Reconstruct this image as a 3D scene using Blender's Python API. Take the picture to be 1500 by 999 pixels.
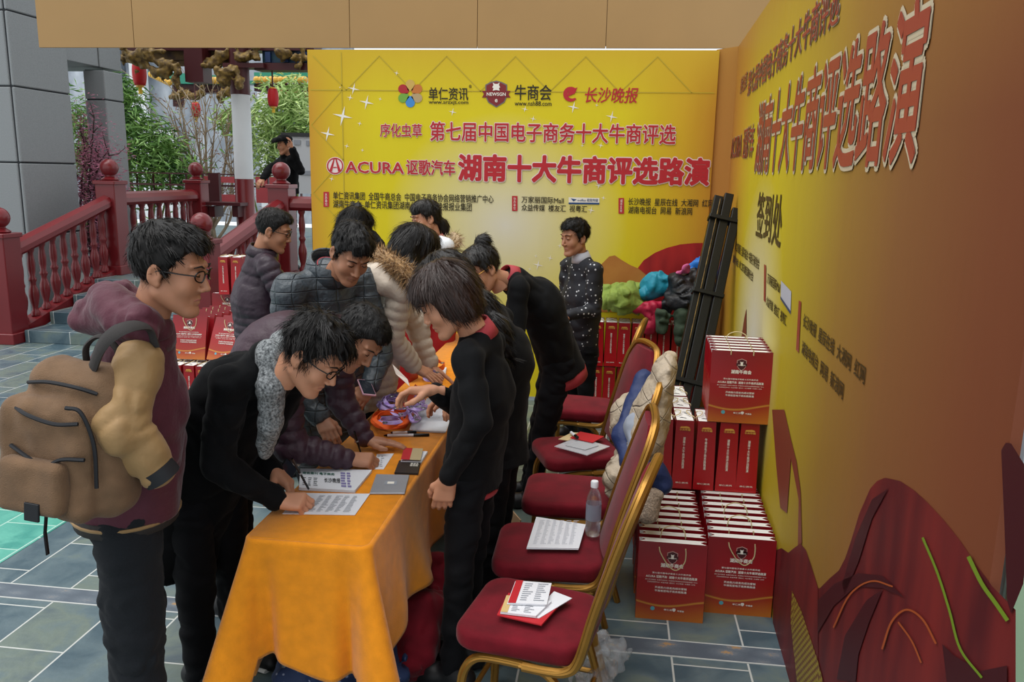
import bpy, math, random
import numpy as np
from mathutils import Vector, Matrix
random.seed(7); RNG = np.random.default_rng(7)
S = bpy.context.scene
for o in list(bpy.data.objects): bpy.data.objects.remove(o)
COL = S.collection

# ------------------------------------------------------------------ camera
FPX = 1200.0; CAMH = 1.955
HEAD, PITCH, ROLL = -0.12205889958134901, 0.19943950872155541, 0.02
def cam_basis(a, p, r):
    f = np.array([math.sin(a)*math.cos(p), math.cos(a)*math.cos(p), -math.sin(p)])
    R0 = np.array([math.cos(a), -math.sin(a), 0.]); U0 = np.cross(R0, f)
    return math.cos(r)*R0+math.sin(r)*U0, -math.sin(r)*R0+math.cos(r)*U0, f
CR, CU, CF = cam_basis(HEAD, PITCH, ROLL); CC = np.array([0, 0, CAMH])
cd = bpy.data.cameras.new('camera'); cam = bpy.data.objects.new('camera', cd); COL.objects.link(cam)
cd.sensor_width = 36; cd.lens = FPX/1500*36; cd.clip_start = .05; cd.clip_end = 200
cam.matrix_world = Matrix(((CR[0], CU[0], -CF[0], 0), (CR[1], CU[1], -CF[1], 0), (CR[2], CU[2], -CF[2], CAMH), (0, 0, 0, 1)))
S.camera = cam
# surveying helpers: a pixel of the photo and a known distance / height give a point of the place
def ray(u, v): return CF+(u-750)/FPX*CR-(v-499.5)/FPX*CU
def P(u, v, y): d = ray(u, v); return CC+y/d[1]*d
def PZ(u, v, z): d = ray(u, v); return CC+(z-CAMH)/d[2]*d
def A(*a): return np.array(a, float)

# ------------------------------------------------------------------ light
S.view_settings.view_transform = 'Standard'; S.view_settings.look = 'None'
S.view_settings.gamma = 1; S.view_settings.use_curve_mapping = False
S.view_settings.exposure = 0.45
W = bpy.data.worlds.new('overcast'); S.world = W; W.use_nodes = True
bg = W.node_tree.nodes['Background']; bg.inputs[0].default_value = (.93, .965, 1, 1); bg.inputs[1].default_value = .82
sl = bpy.data.lights.new('overcast_sun', 'SUN'); sun = bpy.data.objects.new('overcast_sun', sl); COL.objects.link(sun)
sl.energy = 1.9; sl.angle = math.radians(60); sl.color = (1, .98, .95)
sun.rotation_euler = Vector((.3, .16, -1)).to_track_quat('-Z', 'Y').to_euler()

# ------------------------------------------------------------------ helpers
def lin(h):
    h = h.lstrip('#'); c = [int(h[i:i+2], 16)/255 for i in (0, 2, 4)]
    return tuple(((x+.055)/1.055)**2.4 if x > .04045 else x/12.92 for x in c)+(1,)
def mat(name, col, rough=.6, metal=0, sheen=0, var=0, vscale=20, bump=0, bscale=200, stretch=None, trans=0, alpha=1, spec=.4, col2=None, sss=0, detail=4):
    m = bpy.data.materials.new(name); m.use_nodes = True; nt = m.node_tree; b = nt.nodes['Principled BSDF']
    c = lin(col) if isinstance(col, str) else col
    b.inputs['Base Color'].default_value = c; b.inputs['Roughness'].default_value = rough
    b.inputs['Metallic'].default_value = metal; b.inputs['Specular IOR Level'].default_value = spec
    if sheen: b.inputs['Sheen Weight'].default_value = sheen; b.inputs['Sheen Roughness'].default_value = .4
    if trans: b.inputs['Transmission Weight'].default_value = trans
    if alpha < 1: b.inputs['Alpha'].default_value = alpha
    if sss: b.inputs['Subsurface Weight'].default_value = sss; b.inputs['Subsurface Radius'].default_value = (.01, .004, .002)
    N = nt.nodes.new; L = nt.links.new
    if var or bump or col2:
        tc = N('ShaderNodeTexCoord'); mp = N('ShaderNodeMapping'); L(tc.outputs['Object'], mp.inputs[0])
        if stretch: mp.inputs['Scale'].default_value = stretch
    if var or col2:
        n = N('ShaderNodeTexNoise'); n.inputs['Scale'].default_value = vscale; n.inputs['Detail'].default_value = detail
        L(mp.outputs[0], n.inputs['Vector'])
        r = N('ShaderNodeValToRGB'); r.color_ramp.elements[0].position = .3; r.color_ramp.elements[1].position = .7
        c2 = lin(col2) if col2 else tuple(min(1, x*(1+var)) for x in c[:3])+(1,)
        c1 = c if col2 else tuple(x*(1-var) for x in c[:3])+(1,)
        r.color_ramp.elements[0].color = c1; r.color_ramp.elements[1].color = c2
        L(n.outputs['Fac'], r.inputs[0]); L(r.outputs[0], b.inputs['Base Color'])
    if bump:
        n2 = N('ShaderNodeTexNoise'); n2.inputs['Scale'].default_value = bscale; n2.inputs['Detail'].default_value = 3
        L(mp.outputs[0], n2.inputs['Vector']); bn = N('ShaderNodeBump'); bn.inputs['Strength'].default_value = bump
        bn.inputs['Distance'].default_value = .01
        L(n2.outputs['Fac'], bn.inputs['Height']); L(bn.outputs[0], b.inputs['Normal'])
    return m

class G:                                              # collects plain geometry for ONE mesh
    def __init__(s): s.v = []; s.f = []; s.m = []; s.mi = 0
    def raw(s, v, f):
        n = len(s.v); s.v += [tuple(map(float, p)) for p in v]
        s.f += [tuple(i+n for i in q) for q in f]; s.m += [s.mi]*len(f); return s
    def box(s, c, d, M=None, tap=1):
        x, y, z = d[0]/2, d[1]/2, d[2]/2
        v = [A(i*x*(tap if k > 0 else 1), j*y*(tap if k > 0 else 1), k*z) for k in (-1, 1) for j in (-1, 1) for i in (-1, 1)]
        if M is not None: v = [M@p for p in v]
        return s.raw([p+A(*c) for p in v], [(0, 2, 3, 1), (4, 5, 7, 6), (0, 1, 5, 4), (2, 6, 7, 3), (0, 4, 6, 2), (1, 3, 7, 5)])
    def rbox(s, c, d, r=.004, M=None, seg=3):         # box with rounded vertical edges and chamfered rims
        x, y, z = d[0]/2, d[1]/2, d[2]/2; ring = []
        for k, (sx, sy) in enumerate(((1, 1), (-1, 1), (-1, -1), (1, -1))):
            for i in range(seg+1):
                a = math.pi/2*(k+i/seg); ring.append((sx*(x-r), sy*(y-r), math.cos(a), math.sin(a)))
        e = min(r*.5, z*.45); v = []; n = len(ring)
        for zz, rr in ((-z, r-e), (-z+e, r), (z-e, r), (z, r-e)): v += [A(p[0]+p[2]*rr, p[1]+p[3]*rr, zz) for p in ring]
        f = [tuple(range(n-1, -1, -1)), tuple(range(3*n, 4*n))]
        for q in range(3): f += [(q*n+i, q*n+(i+1) % n, (q+1)*n+(i+1) % n, (q+1)*n+i) for i in range(n)]
        if M is not None: v = [M@p for p in v]
        return s.raw([p+A(*c) for p in v], f)
    def tube(s, pts, r, n=8, cap=True, flat=None, ref=None):
        pts = [A(*p) for p in pts]; k = len(pts); r = [r]*k if np.isscalar(r) else r; v = []; u0 = ref if ref is not None else None
        for i in range(k):
            t = pts[min(i+1, k-1)]-pts[max(i-1, 0)]; t = t/(np.linalg.norm(t)+1e-9)
            if u0 is None: u0 = A(0, 0, 1) if abs(t[2]) < .9 else A(1, 0, 0)
            w = np.cross(t, u0); w /= np.linalg.norm(w)+1e-9; uu = np.cross(w, t); u0 = uu
            fa = flat or 1
            for j in range(n):
                a = 2*math.pi*j/n; v.append(pts[i]+r[i]*(math.cos(a)*w+math.sin(a)*uu*fa))
        f = [(i*n+j, i*n+(j+1) % n, (i+1)*n+(j+1) % n, (i+1)*n+j) for i in range(k-1) for j in range(n)]
        if cap: f += [tuple(range(n-1, -1, -1)), tuple((k-1)*n+j for j in range(n))]
        return s.raw(v, f)
    def lathe(s, prof, c=(0, 0, 0), n=20, M=None, cap=True):
        v = []; k = len(prof)
        for r, z in prof: v += [A(r*math.cos(2*math.pi*j/n), r*math.sin(2*math.pi*j/n), z) for j in range(n)]
        if M is not None: v = [M@p for p in v]
        f = [(i*n+j, i*n+(j+1) % n, (i+1)*n+(j+1) % n, (i+1)*n+j) for i in range(k-1) for j in range(n)]
        if cap: f += [tuple(range(n-1, -1, -1)), tuple((k-1)*n+j for j in range(n))]
        return s.raw([p+A(*c) for p in v], f)
    def ball(s, c, r, n=12, M=None, sc=(1, 1, 1)):
        pr = [(max(1e-4, math.sin(math.pi*i/n)), -math.cos(math.pi*i/n)) for i in range(n+1)]
        D = np.diag(A(*sc)*r); return s.lathe(pr, c, max(8, n), D if M is None else M@D)
    def poly(s, pts, th=None):                        # planar polygon; th = extrusion vector
        n = len(pts); pts = [A(*p) for p in pts]
        if th is None: return s.raw(pts, [tuple(range(n))])
        return s.raw(pts+[p+A(*th) for p in pts], [tuple(range(n-1, -1, -1)), tuple(range(n, 2*n))]+[(i, (i+1) % n, n+(i+1) % n, n+i) for i in range(n)])
    def obj(s, name, mats, parent=None, smooth=False, loc=None, solid=0, kind=None):
        me = bpy.data.meshes.new(name); me.from_pydata(s.v, [], s.f); me.update()
        for m in (mats if isinstance(mats, (list, tuple)) else [mats]): me.materials.append(m)
        if len(set(s.m)) > 1: me.polygons.foreach_set('material_index', s.m)
        if smooth:
            me.polygons.foreach_set('use_smooth', [True]*len(me.polygons))
            if smooth != 2: me.set_sharp_from_angle(angle=math.radians(40))
        o = bpy.data.objects.new(name, me); COL.objects.link(o)
        if parent is not None: o.parent = parent
        if loc is not None: o.location = loc
        if solid: md = o.modifiers.new('s', 'SOLIDIFY'); md.thickness = solid; md.offset = 0
        if kind: o['kind'] = kind
        return o
def tag(o, label, cat, group=None):
    o['label'] = label; o['category'] = cat
    if group: o['group'] = group
    return o
def thing(name, label, cat, loc=(0, 0, 0), rz=0, group=None):
    o = bpy.data.objects.new(name, None); COL.objects.link(o); o.empty_display_size = .1
    o.location = loc; o.rotation_euler = (0, 0, rz); return tag(o, label, cat, group)
def dup(root, loc, rot=(0, 0, 0), label=None, parent=None):
    c = root.copy(); COL.objects.link(c)
    if parent is not None: c.parent = parent
    else:
        c.location = loc; c.rotation_euler = rot
        if label: c['label'] = label
    for ch in list(root.children): dup(ch, None, None, None, c)
    return c
def rotm(rx=0, ry=0, rz=0): return np.array(Matrix.Rotation(rz, 3, 'Z')@Matrix.Rotation(ry, 3, 'Y')@Matrix.Rotation(rx, 3, 'X'))
def nrm(v): v = np.asarray(v, float); return v/(np.linalg.norm(v)+1e-12)
def frame(f, u):                                      # columns: right, forward, up
    f = nrm(f); r = nrm(np.cross(f, u)); return np.stack([r, f, np.cross(r, f)], 1)
def spline(pts, n=6):                                 # Catmull-Rom through points
    p = [A(*q) for q in pts]; p = [2*p[0]-p[1]]+p+[2*p[-1]-p[-2]]; out = []
    for i in range(1, len(p)-2):
        for t in np.linspace(0, 1, n, endpoint=False):
            out.append(.5*(2*p[i]+(p[i+1]-p[i-1])*t+(2*p[i-1]-5*p[i]+4*p[i+1]-p[i+2])*t*t+(3*p[i]-p[i-1]-3*p[i+1]+p[i+2])*t**3))
    return out+[p[-2]]

# ---- writing: text turned into a flat mesh fitted to a rectangle (origin o, axes ax, az)
def text_geo(body, offset=0, vertical=False):
    c = bpy.data.curves.new('t', 'FONT'); c.body = '\n'.join(body) if vertical else body; c.size = 1; c.offset = offset; c.resolution_u = 2
    if vertical: c.space_line = .95
    o = bpy.data.objects.new('t', c); COL.objects.link(o)
    dg = bpy.context.evaluated_depsgraph_get(); me = bpy.data.meshes.new_from_object(o.evaluated_get(dg))
    v = np.empty(len(me.vertices)*3); me.vertices.foreach_get('co', v); f = [tuple(p.vertices) for p in me.polygons]
    bpy.data.objects.remove(o); bpy.data.curves.remove(c); bpy.data.meshes.remove(me)
    return v.reshape(-1, 3)[:, :2], f
def write(g, body, o, ax, az, w, h, off, bold=0, vertical=False, ref=None, shear=0):
    # heavier strokes: the same line set several times, each a hair's breadth aside and in front of the last
    v, f = text_geo(body, 0, vertical); lo, hi = v.min(0)-bold, v.max(0)+bold; off = A(*off); on = nrm(off) if np.linalg.norm(off) > 0 else nrm(np.cross(ax, az))
    if ref is not None: lo, hi = ref
    n = 1 if bold <= 0 else (6 if bold < .04 else 12)
    for k in range(n):
        d = A(math.cos(2*math.pi*k/n), math.sin(2*math.pi*k/n))*(bold if n > 1 else 0)
        q = (v+d-lo)/(hi-lo); g.raw(A(*o)[None]+np.outer(q[:, 0]*w+shear*q[:, 1]*h, ax)+np.outer(q[:, 1]*h, az)+off+on*.00012*k, f)
    return lo, hi

# ------------------------------------------------------------------ smooth surfaces from distance fields
def vnoise(x, y, z, seed=0):
    x, y, z = np.broadcast_arrays(x, y, z)
    xi, yi, zi = np.floor(x).astype(np.int64), np.floor(y).astype(np.int64), np.floor(z).astype(np.int64)
    fx, fy, fz = x-xi, y-yi, z-zi; fx = fx*fx*(3-2*fx); fy = fy*fy*(3-2*fy); fz = fz*fz*(3-2*fz)
    def h(i, j, k):
        n = (i*374761393+j*668265263+k*2147483647+seed*1274126177) & 0xffffffff
        n = ((n ^ (n >> 13))*1274126177) & 0xffffffff
        return ((n ^ (n >> 16)) & 0xffff)/65535.-.5
    r = 0
    for a in (0, 1):
        for b in (0, 1):
            for c in (0, 1):
                r = r+h(xi+a, yi+b, zi+c)*(fx if a else 1-fx)*(fy if b else 1-fy)*(fz if c else 1-fz)
    return r.astype(np.float32)
def smin(a, b, k):
    if k <= 0: return np.minimum(a, b)
    h = np.clip(.5+.5*(b-a)/k, 0, 1); return b+(a-b)*h-k*h*(1-h)
class Field:
    def __init__(s, lo, hi, h):
        s.h = h; s.lo = np.asarray(lo, float); n = np.ceil((np.asarray(hi)-s.lo)/h).astype(int)+1
        s.ax = [(s.lo[i]+h*np.arange(n[i])).astype(np.float32) for i in range(3)]; s.D = np.full(n, .25, np.float32)
    def sub(s, lo, hi):
        sl = []
        for i in range(3):
            a = int(max(0, math.floor((lo[i]-s.lo[i])/s.h))); b = int(min(len(s.ax[i]), math.ceil((hi[i]-s.lo[i])/s.h)+1)); sl.append(slice(a, max(a, b)))
        return tuple(sl), s.ax[0][sl[0]][:, None, None], s.ax[1][sl[1]][None, :, None], s.ax[2][sl[2]][None, None, :]
    def put(s, lo, hi, fn, k=0, op='u'):
        sl, x, y, z = s.sub(lo, hi)
        if 0 in s.D[sl].shape: return
        d = fn(x, y, z)
        s.D[sl] = smin(s.D[sl], d, k) if op == 'u' else -smin(-s.D[sl], d, k)
    def tube(s, pts, r, k=.01, thin=None, ratio=1, quilt=None, op='u', s0=0):
        pts = [A(*p) for p in pts]; r = [r]*len(pts) if np.isscalar(r) else list(r)
        for i in range(len(pts)-1):
            a, b = pts[i], pts[i+1]; ba = b-a; L2 = max(float(ba@ba), 1e-10); L = math.sqrt(L2); m = max(r[i], r[i+1])+k+.03
            tn = None
            if thin is not None:
                tn = np.cross(ba, thin); tn = nrm(tn) if np.linalg.norm(tn) > 1e-6 else None
            def fn(x, y, z, a=a, ba=ba, L2=L2, L=L, r0=r[i], r1=r[i+1], tn=tn, s0=s0):
                px, py, pz = x-a[0], y-a[1], z-a[2]; h = np.clip((px*ba[0]+py*ba[1]+pz*ba[2])/L2, 0, 1)
                qx, qy, qz = px-h*ba[0], py-h*ba[1], pz-h*ba[2]; q2 = qx*qx+qy*qy+qz*qz
                if tn is not None: t = qx*tn[0]+qy*tn[1]+qz*tn[2]; q2 = q2+t*t*(ratio*ratio-1)
                d = np.sqrt(q2)-(r0+(r1-r0)*h)
                if quilt: d = d-quilt[1]*(np.abs(np.sin(math.pi*(s0+h*L)/quilt[0]))**.5-.68)
                return d.astype(np.float32)
            s.put(np.minimum(a, b)-m, np.maximum(a, b)+m, fn, k, op); s0 += L
        return s0
    def ell(s, c, rad, M=None, k=.01, op='u'):
        c = A(*c); rad = A(*rad); m = rad.max()+k+.01; mr = rad.min()
        Mi = np.eye(3) if M is None else np.asarray(M).T
        def fn(x, y, z):
            px, py, pz = x-c[0], y-c[1], z-c[2]; q = 0; q4 = 0
            for i in range(3):
                t = Mi[i][0]*px+Mi[i][1]*py+Mi[i][2]*pz; q = q+(t/rad[i])**2; q4 = q4+(t/rad[i]**2)**2
            q = np.sqrt(q); return (q*(q-1)/np.sqrt(q4+1e-9)).astype(np.float32)
        s.put(c-m, c+m, fn, k, op)
    def plane(s, p, n):                               # cut away everything on the side n points to
        n = nrm(n); d = (s.ax[0][:, None, None]-p[0])*n[0]+(s.ax[1][None, :, None]-p[1])*n[1]+(s.ax[2][None, None, :]-p[2])*n[2]
        s.D = np.maximum(s.D, d.astype(np.float32))
    def noise(s, amp, sc, seed=0, st=(1, 1, 1)):
        m = np.abs(s.D) < amp*2+s.h*2; ix = np.nonzero(m)
        s.D[ix] += amp*2*vnoise(s.ax[0][ix[0]]*sc*st[0], s.ax[1][ix[1]]*sc*st[1], s.ax[2][ix[2]]*sc*st[2], seed)
    def folds(s, amp, sc, seed=0, st=(1, 1, 1)):      # creases: sharp valleys of a ridged noise
        m = np.abs(s.D) < amp*2+s.h*2; ix = np.nonzero(m); x, y, z = s.ax[0][ix[0]]*sc*st[0], s.ax[1][ix[1]]*sc*st[1], s.ax[2][ix[2]]*sc*st[2]
        w = vnoise(x*.7, y*.7, z*.7, seed+9)*1.6; s.D[ix] += amp*(1-4*np.abs(vnoise(x+w, y-w, z+w, seed)))
    def mesh(s):
        D = s.D; D[0] = D[-1] = .1; D[:, 0] = D[:, -1] = .1; D[:, :, 0] = D[:, :, -1] = .1
        neg = D < 0; nx, ny, nz = D.shape; cn = np.zeros((nx-1, ny-1, nz-1), np.int8)
        for a in (0, 1):
            for b in (0, 1):
                for c in (0, 1): cn += neg[a:nx-1+a, b:ny-1+b, c:nz-1+c]
        I = np.argwhere((cn > 0) & (cn < 8)); idx = np.full(cn.shape, -1, np.int64); idx[tuple(I.T)] = np.arange(len(I))
        acc = np.zeros((len(I), 3)); cnt = np.zeros(len(I)); cor = [(a, b, c) for a in (0, 1) for b in (0, 1) for c in (0, 1)]
        for p in cor:
            for ax in range(3):
                if p[ax]: continue
                q = list(p); q[ax] = 1
                d0 = D[I[:, 0]+p[0], I[:, 1]+p[1], I[:, 2]+p[2]]; d1 = D[I[:, 0]+q[0], I[:, 1]+q[1], I[:, 2]+q[2]]
                m = (d0 < 0) != (d1 < 0); t = d0[m]/(d0[m]-d1[m]); w = np.tile(A(*p), (m.sum(), 1)); w[:, ax] = t; acc[m] += w; cnt[m] += 1
        v = s.lo+(I+acc/cnt[:, None])*s.h; F = []
        for ax in range(3):
            b, c = (ax+1) % 3, (ax+2) % 3
            n0 = np.moveaxis(neg, ax, 0); m = n0[:-1] != n0[1:]; J = np.argwhere(m)
            if ax == 0: E = J
            else: o = [ax]+[i for i in range(3) if i != ax]; E = np.empty_like(J); E[:, o] = J
            E = E[(E[:, b] > 0) & (E[:, c] > 0)]; ins = neg[tuple(E.T)]
            def at(db, dc): q = E.copy(); q[:, b] -= db; q[:, c] -= dc; return idx[tuple(q.T)]
            ok = np.ones(len(E), bool)
            for d in (b, c): ok &= E[:, d] < cn.shape[d]
            E = E[ok]; ins = ins[ok]; q = np.stack([at(1, 1), at(0, 1), at(0, 0), at(1, 0)], 1); q[~ins] = q[~ins][:, ::-1]; F.append(q)
        return v, np.concatenate(F)
def join(parts):
    v = []; f = []; n = 0
    for a, b in parts: v.append(a); f.append(b+n); n += len(a)
    return np.concatenate(v), np.concatenate(f)
def sobj(name, vf, m, parent=None, loc=None, smooth_it=0):
    v, f = vf
    if loc is not None: v = v-A(*loc)
    me = bpy.data.meshes.new(name); me.vertices.add(len(v)); me.vertices.foreach_set('co', v.astype(np.float32).ravel())
    me.loops.add(f.size); me.loops.foreach_set('vertex_index', f.astype(np.int32).ravel())
    me.polygons.add(len(f)); me.polygons.foreach_set('loop_start', np.arange(0, f.size, 4, dtype=np.int32))
    me.polygons.foreach_set('use_smooth', np.ones(len(f), bool)); me.update(calc_edges=True); me.validate()
    for mm in (m if isinstance(m, (list, tuple)) else [m]): me.materials.append(mm)
    o = bpy.data.objects.new(name, me); COL.objects.link(o)
    if parent is not None: o.parent = parent
    if smooth_it: md = o.modifiers.new('s', 'SMOOTH'); md.iterations = smooth_it; md.factor = .5
    return o

# ------------------------------------------------------------------ materials
def nodes(name, rough=.5):
    m = bpy.data.materials.new(name); m.use_nodes = True; nt = m.node_tree; b = nt.nodes['Principled BSDF']
    b.inputs['Roughness'].default_value = rough; return m, nt, b, nt.nodes.new, nt.links.new
def ramp(N, stops):
    r = N('ShaderNodeValToRGB'); e = r.color_ramp.elements
    while len(e) < len(stops): e.new(.5)
    for k, (p, c) in enumerate(stops): e[k].position = p; e[k].color = lin(c) if isinstance(c, str) else c
    return r
def slate(name, ax=(1, 1), grout='#b9bcb8', tint=('#40555f', '#586a70', '#67746c', '#4e5d64'), bw=.62, rh=.31):
    m, nt, b, N, L = nodes(name, .34)
    tc = N('ShaderNodeTexCoord'); mp = N('ShaderNodeMapping'); mp.inputs['Rotation'].default_value = (0, 0, math.pi/2)
    L(tc.outputs['Object'], mp.inputs[0])
    br = N('ShaderNodeTexBrick'); br.inputs['Scale'].default_value = 1; br.inputs['Brick Width'].default_value = bw; br.inputs['Row Height'].default_value = rh
    br.inputs['Mortar Size'].default_value = .0045; br.inputs['Mortar Smooth'].default_value = .2; br.inputs['Color1'].default_value = (0, 0, 0, 1); br.inputs['Color2'].default_value = (1, 1, 1, 1)
    br.inputs['Mortar'].default_value = (.5, .5, .5, 1); L(mp.outputs[0], br.inputs['Vector'])
    n = N('ShaderNodeTexNoise'); n.inputs['Scale'].default_value = 4; n.inputs['Detail'].default_value = 8; n.inputs['Distortion'].default_value = .6; L(tc.outputs['Object'], n.inputs['Vector'])
    ad = N('ShaderNodeMath'); ad.operation = 'MULTIPLY_ADD'; ad.inputs[1].default_value = .28; L(br.outputs['Color'], ad.inputs[0]); 
    sb = N('ShaderNodeMath'); sb.operation = 'SUBTRACT'; sb.inputs[1].default_value = .14; L(n.outputs['Fac'], sb.inputs[0]); L(sb.outputs[0], ad.inputs[2])
    r = ramp(N, [(.28, tint[0]), (.45, tint[1]), (.58, tint[2]), (.75, tint[3])]); L(ad.outputs[0], r.inputs[0])
    mx = N('ShaderNodeMix'); mx.data_type = 'RGBA'; L(br.outputs['Fac'], mx.inputs['Factor']); L(r.outputs[0], mx.inputs['A']); mx.inputs['B'].default_value = lin(grout)
    L(mx.outputs['Result'], b.inputs['Base Color'])
    n2 = N('ShaderNodeTexNoise'); n2.inputs['Scale'].default_value = 25; n2.inputs['Detail'].default_value = 6; L(tc.outputs['Object'], n2.inputs['Vector'])
    bp = N('ShaderNodeBump'); bp.inputs['Strength'].default_value = .25; bp.inputs['Distance'].default_value = .01; L(n2.outputs['Fac'], bp.inputs['Height']); L(bp.outputs[0], b.inputs['Normal'])
    return m
M_floor = slate('slate_floor'); M_green = slate('green_tile', tint=('#2f8577', '#4b9c8a', '#5aa897', '#3a8c80'), grout='#a8c8bc', bw=.3, rh=.3)
M_step = slate('slate_step', bw=.6, rh=.5)
M_granite = mat('granite', '#868a8c', .7, var=.16, vscale=120, detail=6)
M_joint = mat('joint', '#23262a', .8)
M_fascia = mat('fascia', '#a38050', .55, var=.03, vscale=2)
M_redpaint = mat('red_paint', '#6e1b20', .28, var=.08, vscale=3, spec=.5)
M_darkred = mat('dark_red_wood', '#451519', .45)
M_white = mat('white_paint', '#cfd2d4', .6, var=.03, vscale=3)
M_gold = mat('gold_tube', '#9c7231', .34, metal=.7, var=.14, vscale=8)
M_goldleaf = mat('gold_leaf', '#8a6f34', .55, metal=.2, col2='#3d2a14', vscale=16, bump=.6, bscale=30)
M_velvet = mat('red_velvet', '#660c1a', .85, spec=.2, sheen=.12, var=.28, vscale=9, bump=.15, bscale=300)
M_cloth = mat('orange_plush', '#e08a0c', .9, sheen=.2, var=.09, vscale=22, bump=.35, bscale=350)
M_black = mat('black_wool', '#0e0f11', .9, spec=.12, sheen=.03, var=.15, vscale=60, bump=.25, bscale=400)
M_suit = mat('black_suit', '#101113', .85, spec=.15, sheen=.03, var=.1, vscale=90, bump=.15, bscale=500)
M_trouser = mat('black_trousers', '#0f1013', .85, spec=.15, sheen=.02, bump=.15, bscale=300)
M_greytr = mat('charcoal_sweatpants', '#1f2226', .92, spec=.15, sheen=.05, var=.12, vscale=200, bump=.3, bscale=500)
M_skin = mat('skin', '#c08a6c', .55, var=.05, vscale=25, sss=.08)
M_skin2 = mat('skin_tan', '#a8765a', .5, var=.06, vscale=25, sss=.08)
M_lip = mat('lips', '#a8685c', .45); M_hair = mat('black_hair', '#0f0d0c', .5, bump=.4, bscale=90, stretch=(1, 1, .25), spec=.25)
M_hairbr = mat('brown_hair', '#2c1a13', .42, bump=.4, bscale=90, stretch=(1, 1, .2), spec=.4, var=.25, vscale=60)
M_hairlong = mat('long_black_hair', '#110d0b', .42, bump=.4, bscale=110, stretch=(1, 1, .15), spec=.35)
M_eye = mat('dark_eye', '#1a1210', .2); M_sclera = mat('eye_white', '#d8d2cc', .3)
M_frame = mat('black_frame', '#0c0c0d', .25); M_metal = mat('steel', '#8c8f94', .3, metal=.9)
M_lens = mat('lens', '#ffffff', .05, trans=.9, alpha=.25)
M_maroon = mat('maroon_nylon', '#4e1f2e', .7, sheen=.15, var=.1, vscale=20, bump=.3, bscale=60)
M_tan = mat('tan_nylon', '#93754c', .6, sheen=.1, var=.06, vscale=12, bump=.2, bscale=50)
M_canvas = mat('brown_canvas', '#6d543d', .9, sheen=.1, var=.16, vscale=18, bump=.35, bscale=350)
M_strap = mat('grey_strap', '#2e2b2a', .8, bump=.3, bscale=600)
M_zip = mat('black_zip', '#15171c', .6)
M_purple = mat('purple_puffer', '#2c1d29', .45, var=.1, vscale=10, bump=.4, bscale=40)
M_purple2 = mat('plum_puffer', '#38222e', .5, var=.1, vscale=10, bump=.4, bscale=40)
M_grey = mat('slate_puffer', '#3f474d', .42, var=.08, vscale=10, bump=.25, bscale=50)
M_cream = mat('cream_puffer', '#cdbfae', .6, var=.05, vscale=8, bump=.3, bscale=50)
M_fur = mat('fur', '#9b7a52', .9, var=.45, vscale=60, sheen=.4); M_furlight = mat('pale_fur', '#b8a384', .9, var=.3, vscale=60)
M_scarf = mat('grey_knit', '#33373a', .95, col2='#a2a7a9', vscale=120, bump=.6, bscale=160)
M_redshirt = mat('red_shirt', '#a83a42', .7, bump=.15, bscale=200); M_redcoat = mat('red_cloth', '#a01318', .75, bump=.2, bscale=40, var=.1, vscale=6)
M_whiteshirt = mat('pale_shirt', '#b9bcc8', .7)
M_shoe = mat('black_shoe', '#101012', .5); M_sole = mat('white_sole', '#cdcdc8', .6)
M_paper = mat('paper', '#d8dadf', .7); M_ink = mat('ink', '#26272b', .7); M_greyink = mat('grey_ink', '#8b9099', .7)
M_redp = mat('print_red', '#b5202a', .55); M_outline = mat('print_outline', '#e6d3cf', .55); M_blackp = mat('print_black', '#2b2410', .6)
M_whitep = mat('print_white', '#e9e4d9', .5); M_goldp = mat('print_gold', '#cf9a45', .5)
M_rope = mat('cream_rope', '#cbbb8e', .8, bump=.5, bscale=600)
M_bagside = mat('bag_red', '#930d18', .35, var=.04, vscale=5); M_bagin = mat('bag_white_inside', '#dcdcd9', .6)
M_plastic = mat('clear_plastic', '#f2f5fa', .15, trans=.35, alpha=.55); M_silver = mat('silver', '#9a9da3', .35, metal=.25)
def dots(name, base, dot, sc=30):
    m, nt, b, N, L = nodes(name, .7); tc = N('ShaderNodeTexCoord')
    v = N('ShaderNodeTexVoronoi'); v.inputs['Scale'].default_value = sc; v.inputs['Randomness'].default_value = 1; L(tc.outputs['Object'], v.inputs['Vector'])
    r = ramp(N, [(.16, dot), (.22, base)]); L(v.outputs['Distance'], r.inputs[0]); L(r.outputs[0], b.inputs['Base Color']); return m
M_polka = dots('navy_dotted', '#10131d', '#c5c8cc'); M_bluedots = dots('blue_dotted', '#1c2f55', '#8d93a8')
def quilted(name, base, w, h, rough, rot=0):
    m, nt, b, N, L = nodes(name, rough); b.inputs['Base Color'].default_value = lin(base); tc = N('ShaderNodeTexCoord'); mp = N('ShaderNodeMapping'); mp.inputs['Rotation'].default_value = (math.pi/2, 0, rot); L(tc.outputs['Object'], mp.inputs[0])
    br = N('ShaderNodeTexBrick'); br.offset = 0; br.inputs['Scale'].default_value = 1; br.inputs['Brick Width'].default_value = w; br.inputs['Row Height'].default_value = h; br.inputs['Mortar Size'].default_value = .004; br.inputs['Mortar Smooth'].default_value = 1; L(mp.outputs[0], br.inputs['Vector'])
    n = N('ShaderNodeTexNoise'); n.inputs['Scale'].default_value = 35; L(tc.outputs['Object'], n.inputs['Vector']); ad = N('ShaderNodeMath'); ad.operation = 'MULTIPLY_ADD'; ad.inputs[1].default_value = -1.4; L(br.outputs['Fac'], ad.inputs[0]); L(n.outputs['Fac'], ad.inputs[2])
    bp = N('ShaderNodeBump'); bp.inputs['Strength'].default_value = .7; bp.inputs['Distance'].default_value = .012; L(ad.outputs[0], bp.inputs['Height']); L(bp.outputs[0], b.inputs['Normal']); return m
M_grey = quilted('slate_puffer_quilted', '#3f474d', .075, .055, .42)
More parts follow.
